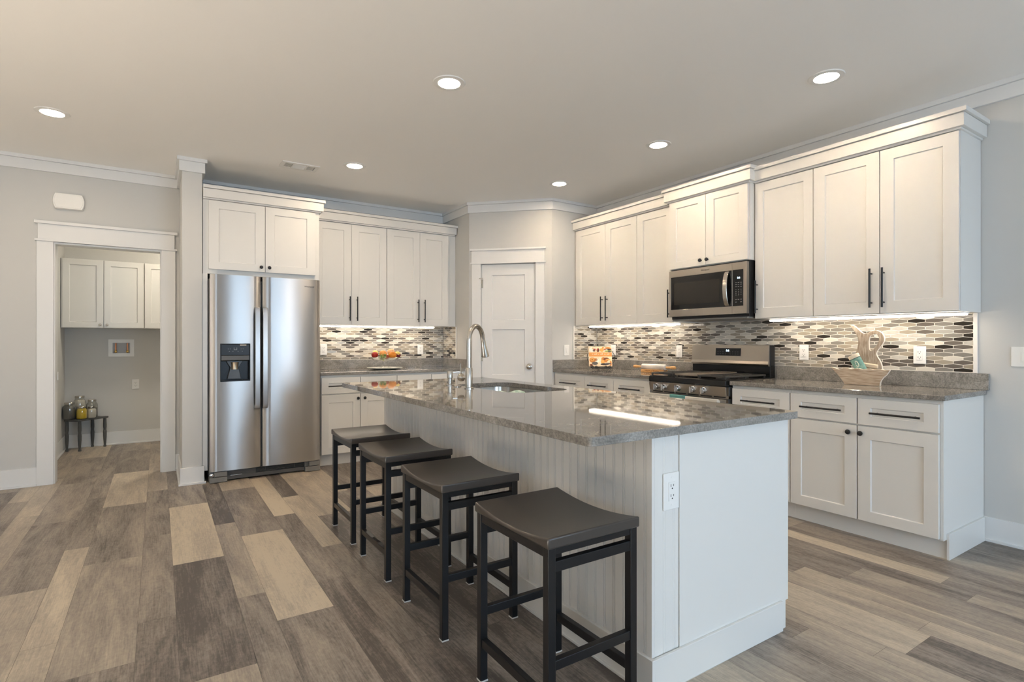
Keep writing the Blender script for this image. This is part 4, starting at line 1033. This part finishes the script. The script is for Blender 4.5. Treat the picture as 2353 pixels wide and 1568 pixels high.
for k in range(7):
    a = q.uniform(0, 6.28); c = Vector((-2.222 + q.uniform(-0.03, 0.035), -0.412 + q.uniform(-0.01, 0.01), zb + q.uniform(-0.012, 0.03)))
    d = Vector((cos(a), -0.3, sin(a))).normalized() * 0.024; w_ = Vector((-sin(a), -0.2, cos(a))).normalized() * 0.013
    vs = [b.bm.verts.new(p) for p in (c - d, c + w_ + Vector((0, -0.004, 0)), c + d, c - w_ + Vector((0, -0.004, 0)))]; vs2 = [b.bm.verts.new(v.co + Vector((0, 0.0015, 0))) for v in vs]
    b.face(vs); b.face(vs2[::-1])
    for i in range(4): b.face([vs[i], vs2[i], vs2[(i+1) % 4], vs[(i+1) % 4]])
b.build('leaves', Mf('leaf_light', (150, 158, 100), (196, 198, 150), 0.7), t)

# ================================================================ COOKBOOK ON ITS WIRE STAND
bc = Vector((-0.270, -1.665, 0.9145)); ux = Vector((0.8374, -0.5466, 0)); bk = Vector((0.5466, 0.8374, 0)); up = (Vector((0, 0, 1)) * 0.966 + bk * 0.259)
nb = (-bk * 0.966 + Vector((0, 0, 1)) * 0.259)      # book front normal
P0 = bc + Vector((0, 0, 0.036)) - bk * 0.02
FBK = lambda u, d, z: P0 + ux * u + up * z + nb * d
t = thing('cookbook_stand', 'round black wire easel holding the cookbook', 'book stand', tuple(bc))
b = B()
C0 = FBK(0.008, -0.0125, 0.099)
b.tube([C0 + ux * 0.148 * cos(2*pi*k/40) + up * 0.120 * sin(2*pi*k/40) for k in range(40)], 0.0028, 8, closed=True)
b.build('hoop', M['black'], t)
b = B()
for s in (-1, 1):
    for (c0, r0) in ((0.092, 0.019), (0.050, 0.015)):
        cc = P0 + ux * (s * c0) + nb * 0.022 + Vector((0, 0, -0.015))
        b.tube([cc + (ux * s * cos(a) + Vector((0, 0, 1)) * sin(a)) * (r0 * (1 - 0.62 * a / 9.4)) for a in [k * 0.42 for k in range(23)]], 0.0024, 8)
    b.tube([P0 + ux * s * 0.11 + nb * 0.022 + Vector((0, 0, -0.016)), P0 + ux * s * 0.07 + nb * 0.026 + Vector((0, 0, -0.031)), P0 + nb * 0.028 + Vector((0, 0, -0.026))], 0.0026, 8)
    b.tube([P0 + ux * s * 0.09 + nb * 0.022 + Vector((0, 0, -0.031)), P0 + ux * s * 0.09 - nb * 0.012 + Vector((0, 0, -0.010)), FBK(s * 0.09, -0.010, 0.01)], 0.0026, 8)
b.tube([P0 - ux * 0.115 + nb * 0.004 + Vector((0, 0, -0.008)), P0 + ux * 0.115 + nb * 0.004 + Vector((0, 0, -0.008))], 0.0026, 8)
b.tube([FBK(0.008, -0.012, 0.218), bc + bk * 0.115 + Vector((0, 0, 0.003)), FBK(0, -0.012, 0.02)], 0.0028, 8)
b.build('scroll_feet', M['black'], t)
bkt = thing('cookbook', 'orange-banded cookbook with food pictures propped on the wire stand', 'book', tuple(P0))
b = B(); b.fbox(FBK, -0.120, 0.118, -0.006, 0.008, 0.0, 0.212); b.build('pages', mat('book_pages', srgb(232, 220, 196), 0.8), bkt, smooth=False)
b = B(); b.fbox(FBK, -0.122, 0.121, 0.008, 0.0105, -0.002, 0.215); b.fbox(FBK, -0.122, 0.121, -0.0085, -0.006, -0.002, 0.215); b.fbox(FBK, -0.1245, -0.122, -0.0085, 0.0105, -0.002, 0.215)
cv = b.build('cover', mat('cover_cream', srgb(236, 212, 176), 0.35), bkt, smooth=False)
B().fbox(FBK, -0.122, 0.121, 0.0105, 0.0110, 0.104, 0.148).build('title_band', mat('cover_orange', srgb(222, 150, 78), 0.35), cv, smooth=False, label='orange title band')
def dab(b, u, z, ru, rz, th=0.0112, n=14, a0=0, a1=2*pi):
    pts = [(u + ru*cos(a0 + (a1-a0)*k/n), z + rz*sin(a0 + (a1-a0)*k/n)) for k in range(n)]
    b.prism([FBK(x, 0.0105, y) for x, y in pts], [FBK(x, th, y) for x, y in pts])
pm = lambda n, c: mat('print_' + n, srgb(*c), 0.35)
mats = [pm('brown', (120, 62, 32)), pm('red', (176, 52, 34)), pm('bun', (206, 130, 60)), pm('gold', (226, 164, 84)), pm('dark', (58, 46, 40)), pm('white', (244, 236, 220)), pm('green', (150, 160, 84)), pm('slate', (92, 88, 84))]
b = B()
def D(k, *a, **kw): b.mi = k; dab(b, *a, **kw)
D(5, -0.085, 0.180, 0.034, 0.028); D(0, -0.068, 0.172, 0.016, 0.014); D(1, -0.060, 0.182, 0.010, 0.009, th=0.0116); D(0, -0.026, 0.172, 0.013, 0.020); D(1, -0.024, 0.184, 0.008, 0.012, th=0.0116); D(4, -0.016, 0.176, 0.005, 0.018, th=0.0118); D(3, -0.078, 0.196, 0.012, 0.006, th=0.0116)
D(3, 0.016, 0.176, 0.022, 0.020); D(2, 0.030, 0.200, 0.010, 0.010); D(2, 0.080, 0.188, 0.040, 0.020, a1=pi); D(4, 0.082, 0.180, 0.038, 0.010); D(5, 0.060, 0.176, 0.022, 0.006, th=0.0116); D(1, 0.048, 0.180, 0.012, 0.005, th=0.0118); D(6, 0.085, 0.163, 0.040, 0.010, th=0.0115); D(7, 0.098, 0.158, 0.018, 0.008, th=0.0117)
b.build('upper_food_photo', mats, cv, smooth=False)
b = B()
D(2, -0.088, 0.066, 0.032, 0.028); D(3, -0.090, 0.072, 0.022, 0.018, th=0.0116); D(0, -0.090, 0.068, 0.007, 0.006, th=0.012); D(2, -0.050, 0.070, 0.018, 0.014); D(5, -0.034, 0.058, 0.018, 0.024); D(7, -0.062, 0.030, 0.032, 0.018, th=0.0115); D(5, -0.006, 0.056, 0.006, 0.042, th=0.0118)
D(2, 0.030, 0.076, 0.022, 0.022); D(3, 0.022, 0.048, 0.026, 0.018, th=0.0116); D(0, 0.060, 0.074, 0.030, 0.020, th=0.0115); D(3, 0.078, 0.070, 0.026, 0.008, th=0.0118); D(2, 0.054, 0.054, 0.018, 0.016, th=0.0117); D(4, 0.042, 0.020, 0.046, 0.012, th=0.0115); D(7, 0.078, 0.026, 0.034, 0.010, th=0.0117); D(0, -0.102, 0.012, 0.018, 0.010); D(2, 0.106, 0.030, 0.010, 0.030)
b.build('lower_food_photo', mats, cv, smooth=False)
b = B(); q = random.Random(12); x = -0.088
while x < 0.095:
    w_ = q.uniform(0.007, 0.012)
    if q.random() > 0.14: b.fbox(FBK, x, x + w_ * 0.75, 0.0110, 0.0113, 0.126, 0.134 + (0.004 if q.random() < 0.25 else 0))
    x += w_
b.build('title_lettering', M['whitedge'], cv, smooth=False)

# ================================================================ ROLLING PIN AND CRADLE
RA = radians(7)
def FRP(u, d, z):
    c = Vector((-0.205, -2.352, 0)); e1 = Vector((sin(RA), -cos(RA), 0)); e2 = Vector((-cos(RA), -sin(RA), 0))
    return c + e1 * u + e2 * d + Vector((0, 0, z))
t = thing('rolling_pin', 'white marble rolling pin with wooden handles resting in a wooden cradle', 'rolling pin', tuple(FRP(0, 0, 0.94)))
axr = FRP(1, 0, 0) - FRP(0, 0, 0)
b = B(); b.lathe(FRP(-0.138, 0, 0.966), [(0, 0), (0.022, 0), (0.0285, 0.006), (0.0295, 0.015), (0.0295, 0.261), (0.0285, 0.270), (0.022, 0.276), (0, 0.276)], 28, axr); b.build('roller', M['marble'], t, angle=50)
for s in (-1, 1):
    b = B(); b.lathe(FRP(s*0.138, 0, 0.966), [(0.0, 0), (0.010, 0), (0.0095, 0.02), (0.012, 0.045), (0.0155, 0.075), (0.0135, 0.098), (0.006, 0.106), (0, 0.107)], 18, axr * s); b.build('handle', M['oak'], t, angle=60)
t = thing('rolling_pin_cradle', 'low wooden cradle with carved lettering under the marble rolling pin', 'cradle', tuple(FRP(0, 0, 0.9145)))
b = B(); b.fbox(FRP, -0.130, 0.130, 0.022, 0.036, 0.9145, 0.944); b.fbox(FRP, -0.130, 0.130, -0.036, -0.022, 0.9145, 0.944)
b.build('side_board', M['oak'], t, smooth=False, bevel=0.004)
b = B()
for s in (-0.122, 0.108): b.fbox(FRP, s, s + 0.014, -0.022, 0.022, 0.9145, 0.934)
b.build('end_block', M['oak'], t, smooth=False, bevel=0.002)
text_mesh('carved_lettering', 'Heart of Home', 0.026, mat('carved_brown', srgb(120, 72, 30), 0.7), FRP, 0.0, 0.0362, 0.930, t)

# ================================================================ WOODEN PITCHER AND BASIN
PIT = [(4.111,1.327),(4.123,1.327),(4.135,1.323),(4.148,1.312),(4.160,1.300),(4.183,1.277),(4.198,1.268),(4.212,1.266),(4.225,1.269),(4.238,1.276),(4.252,1.283),(4.266,1.287),(4.281,1.286),(4.298,1.278),(4.313,1.263),(4.322,1.246),(4.325,1.228),(4.320,1.206),(4.306,1.182),(4.290,1.160),(4.279,1.140),(4.277,1.124),(4.286,1.102),(4.300,1.078),(4.309,1.050),(4.312,1.020),(4.306,0.98),(4.29,0.955),(4.19,0.955),(4.168,0.98),(4.156,1.022),(4.146,1.062),(4.142,1.090),(4.144,1.115),(4.154,1.150),(4.162,1.185),(4.164,1.212),(4.159,1.240),(4.148,1.266),(4.133,1.290),(4.117,1.312)]
HOL = [(4.231,1.183),(4.231,1.215),(4.236,1.242),(4.247,1.256),(4.262,1.262),(4.278,1.259),(4.289,1.247),(4.293,1.230),(4.290,1.208),(4.279,1.186),(4.262,1.164),(4.248,1.150),(4.238,1.151),(4.232,1.163)]
def smooth_loop(P, n=3):
    out = []; m = len(P)
    for i in range(m):
        p0, p1, p2, p3 = P[i-1], P[i], P[(i+1) % m], P[(i+2) % m]
        for k in range(n):
            t_ = k / n; out.append(tuple(0.5*((2*p1[c]) + (-p0[c]+p2[c])*t_ + (2*p0[c]-5*p1[c]+4*p2[c]-p3[c])*t_**2 + (-p0[c]+3*p1[c]-3*p2[c]+p3[c])*t_**3) for c in (0, 1)))
    return out
def cutout(name, F, outer, holes, d0, d1, parent, m_face, m_edge):
    b = B(); b.holed(outer, holes, 0.0, 1.0)
    for f in b.bm.faces:
        zs_ = [v.co.z for v in f.verts]; f.material_index = 0 if max(zs_) - min(zs_) < 0.5 else 1
    for v in b.bm.verts: v.co = F(v.co.x, d1 if v.co.z > 0.5 else d0, v.co.y)
    return b.build(name, [m_face, m_edge], parent, smooth=True, angle=30, bevel=0.0025)
t = thing('pitcher_and_basin_cutout', 'whitewashed wooden pitcher and basin decoration on the right counter', 'decoration', (-0.2, -4.21, 0.9145))
cutout('pitcher_board', FR, smooth_loop(PIT), [smooth_loop(HOL)], 0.148, 0.166, t, M['washwood'], M['whitedge'])
BOWL = [(4.012,1.030),(4.030,1.028),(4.050,1.023),(4.068,1.018),(4.085,1.022),(4.102,1.029),(4.128,1.029),(4.152,1.023),(4.176,1.026),(4.198,1.028),(4.220,1.023),(4.246,1.026),(4.262,1.029),(4.288,1.024),(4.312,1.028),(4.330,1.029),(4.352,1.023),(4.386,1.025),(4.380,1.012),(4.365,0.990),(4.347,0.972),(4.333,0.950),(4.327,0.930),(4.326,0.9147),(4.105,0.9147),(4.098,0.930),(4.082,0.952),(4.060,0.980),(4.036,1.006)]
cutout('basin_board', FR, BOWL, [], 0.215, 0.235, t, M['washwoodH'], M['whitedge'])
B().fbox(FR, 4.12, 4.31, 0.166, 0.215, 0.9147, 0.955).build('base_block', M['washwoodH'], t, smooth=False, bevel=0.003)
# rolled teal towel and folded cream cloth tucked into the basin
t = thing('rolled_towel', 'teal and white rolled towel leaning out of the wooden basin', 'towel', (-0.19, -4.18, 0.99))
ax = (FR(4.146, 0.1995, 1.118) - FR(4.206, 0.1995, 1.002)); e1 = ax.normalized(); L_ = ax.length; e2 = Vector((1, 0, 0)); e3 = e1.cross(e2)
def roll(name, a0, a1, m, r0=1.0):
    b = B(); rs = []
    for (a, k) in ((a0, 0.9 if a0 > 0.5 else 0.98), (a0 + 0.01, 1), (a1 - 0.03, 1), (a1, 0.86 if a1 > 0.95 else 0.98)):
        c = FR(4.206, 0.1995, 1.002) + ax * a
        rs.append([b.bm.verts.new(c + (e3 * 0.037 * cos(q) * k + e2 * 0.0135 * sin(q) * k) * r0) for q in [2*pi*i/24 for i in range(24)]])
    b.skin(rs); return b.build(name, m, t, angle=50)
roll('teal_body', 0.0, 0.78, mat('teal_terry', srgb(92, 140, 132), 0.95, var=((60, 60, 60), srgb(150, 182, 168)[:3], 0.25)), 0.99)
roll('dark_band', 0.76, 0.80, mat('dark_teal', srgb(38, 70, 74), 0.9))
roll('white_end', 0.79, 1.0, mat('cream_terry', srgb(240, 224, 198), 0.95), 1.02)
b = B(); cm = FR(4.206, 0.1995, 1.002) + ax * 0.48 - e2 * 0.0137
b.tube([cm + e3 * (0.009 * cos(k*0.5)) + e1 * (0.020 * sin(k*0.5)) + e2 * 0.0003 for k in range(13)], 0.0014, 6, closed=False)
b.tube([cm + e3 * 0.009 + e1 * -0.018, cm + e3 * 0.018 + e1 * -0.036, cm + e3 * 0.012 + e1 * -0.05], 0.0014, 6); b.build('stitched_motif', M['whitedge'], t)
b = B(); b.prism([FR(4.190, d, z) for d, z in ((0.168, 1.035), (0.183, 1.035), (0.183, 1.066), (0.168, 1.070))], [FR(4.292, d, z) for d, z in ((0.168, 1.026), (0.183, 1.026), (0.183, 1.052), (0.168, 1.056))])
b.fbox(FR, 4.20, 4.285, 0.1685, 0.1825, 0.956, 1.027)
tag(b.build('folded_cloth', mat('cream_cloth', srgb(232, 214, 188), 0.95, var=((20, 20, 160), srgb(206, 184, 156)[:3], 0.2)), None, smooth=False, bevel=0.006, seg=3, origin=FR(4.24, 0.19, 0.956)), 'folded cream cloth lying in the wooden basin right of the teal towel', 'cloth')

# ================================================================ LAUNDRY ROOM
def laundry_cab(label, u0, u1, doors):
    t = thing('laundry_cabinet', label, 'cabinet', FL((u0+u1)/2, 0.15, 1.365), 'laundry wall cabinets')
    body(FL, u0, u1, 1.365, 2.125, 0.322, t)
    for a, c, k in doors:
        dd = door(FL, a + 0.002, c - 0.002, 1.370, 2.120, 0.342, t, st=0.060, rt=0.060, rb=0.062); knob(FL, k, 1.400, dd, 0.342, 'nickel', 0.014)
laundry_cab('double-door white laundry cabinet over the bench, with two nickel knobs', -5.112, -4.362, [(-5.100, -4.738, -4.768), (-4.736, -4.364, -4.706)])
laundry_cab('white laundry cabinet partly cut off by the right side of the doorway', -4.360, -3.600, [(-4.357, -3.985, -4.01), (-3.983, -3.604, -3.95)])
# washer valve box
t = thing('washer_valve_box', 'white recessed washer box with two copper taps on the laundry wall', 'valve box', FL(-4.592, 0, 1.138))
u0, u1, z0, z1 = -4.716, -4.468, 1.036, 1.240
b = B(); f = 0.040
b.fbox(FL, u0, u1, 0.001, 0.008, z0, z0 + f).fbox(FL, u0, u1, 0.001, 0.008, z1 - f, z1).fbox(FL, u0, u0 + f, 0.001, 0.008, z0 + f, z1 - f).fbox(FL, u1 - f, u1, 0.001, 0.008, z0 + f, z1 - f)
b.build('frame', M['plastic'], t, smooth=False, bevel=0.001)
B().fbox(FL, u0 + f, u1 - f, 0.0012, 0.0022, z0 + f, z1 - f).build('recess_back', mat('box_gray', (0.42, 0.42, 0.43), 0.5), t, smooth=False)
for u in (-4.645, -4.533):
    b = B(); b.cyl(FL(u, 0.016, 1.115), FL(u, 0.016, 1.196), 0.0085, n=14); v_ = b.build('tap', M['copper'], t)
    b = B(); b.lathe(FL(u, 0.016, 1.082), [(0, 0), (0.011, 0), (0.012, 0.012), (0.010, 0.034), (0, 0.034)], 14); b.lathe(FL(u, 0.016, 1.094), [(0, 0), (0.014, 0), (0.014, 0.016), (0.008, 0.020), (0, 0.020)], 14, (0, -1, 0)); b.build('valve', M['brass'], v_)
# small turned-leg bench
BEN = [(-5.070, 1.700), (-4.952, 1.628), (-4.742, 1.822), (-4.860, 1.890)]
t = thing('small_bench', 'small dark gray bench with turned legs in the laundry room', 'bench', (-4.905, 1.76, 0), None)
M['benchgray'] = mat('bench_gray_paint', (0.055, 0.060, 0.060), 0.5, var=((14, 14, 14), (0.085, 0.085, 0.080), 0.3))
cx_, cy_ = -4.906, 1.760
b = B(); tp = [(cx_ + (x - cx_) * 1.22, cy_ + (y - cy_) * 1.22) for x, y in BEN]
tp = [(max(x, -5.098), min(y, 1.912)) for x, y in tp]
b.prism([(x, y, 0.330) for x, y in tp], [(x, y, 0.352) for x, y in tp]); b.build('bench_top', M['benchgray'], t, smooth=False, bevel=0.007, seg=3)
for x, y in BEN:
    B().lathe((x, y, 0.0), [(0, 0), (0.013, 0), (0.014, 0.012), (0.0105, 0.025), (0.012, 0.05), (0.0165, 0.12), (0.0175, 0.17), (0.0155, 0.190), (0.0125, 0.196), (0.016, 0.203), (0.013, 0.212), (0.0165, 0.222), (0.017, 0.25), (0.0145, 0.329), (0, 0.329)], 18).build('leg', M['benchgray'], t, angle=50)
def jar(label, x, y, r, h, fill, m, lidr=0.62):
    t = thing('glass_jar', label, 'jar', (x, y, 0.3525), 'filled glass jars on the bench')
    z = 0.3525
    B().lathe((x, y, z), [(0, 0), (r*0.88, 0), (r, r*0.18), (r, h*0.66), (r*0.92, h*0.76), (r*0.70, h*0.86), (r*0.68, h*0.93), (r*0.66, h*0.93), (r*0.68, h*0.85), (r*0.90, h*0.755), (r*0.97, h*0.65), (r*0.97, r*0.2), (r*0.85, r*0.05), (0, r*0.05)], 28).build('glass', M['glass'], t, angle=60)
    q = [(0, r*0.07), (r*0.84, r*0.07), (r*0.955, r*0.22), (r*0.955, min(fill, h*0.65)), ]
    if fill > h*0.7: q += [(r*0.88, h*0.755), (r*0.70, min(fill, h*0.84))]
    q += [(0, q[-1][1])]
    B().lathe((x, y, z), q, 28).build('contents', m, t, angle=60)
    B().lathe((x, y, z), [(0, h*0.905), (r*0.70, h*0.905), (r*0.74, h*0.91), (r*0.74, h*0.985), (r*0.71, h), (0, h)], 28).build('lid', M['nickel'], t)
jar('wide jar of dark gray filling at the left end of the bench', -5.050, 1.715, 0.062, 0.186, 0.165, mat('fill_gray', srgb(104, 102, 96), 0.9))
jar('tallest jar with white filling at the back of the bench', -4.972, 1.830, 0.060, 0.245, 0.20, mat('fill_white', srgb(206, 200, 188), 0.9))
jar('small jar of bright yellow filling at the front of the bench', -4.938, 1.672, 0.050, 0.140, 0.122, mat('fill_yellow', srgb(224, 190, 24), 0.8))
jar('small jar of white filling beside the yellow jar', -4.858, 1.722, 0.046, 0.132, 0.105, mat('fill_cream', srgb(222, 216, 204), 0.9))
jar('brown-gray jar behind the small white jar', -4.862, 1.852, 0.054, 0.195, 0.10, mat('fill_taupe', srgb(120, 110, 96), 0.9))
t = thing('laundry_ceiling_light', 'flush dome light on the laundry room ceiling', 'light', (-3.75, 0.95, CH))
B().lathe((-3.75, 0.95, CH - 0.02), [(0, 0), (0.15, 0), (0.15, 0.0195), (0, 0.0195)], 32).build('base', M['plastic'], t)
B().lathe((-3.75, 0.95, CH - 0.085), [(0, 0), (0.06, 0.006), (0.11, 0.028), (0.135, 0.065), (0, 0.065)], 32).build('dome', mat('dome_glow', (1, 1, 1), 0.5, emit=(1.0, 0.90, 0.74), estr=80.0), t)
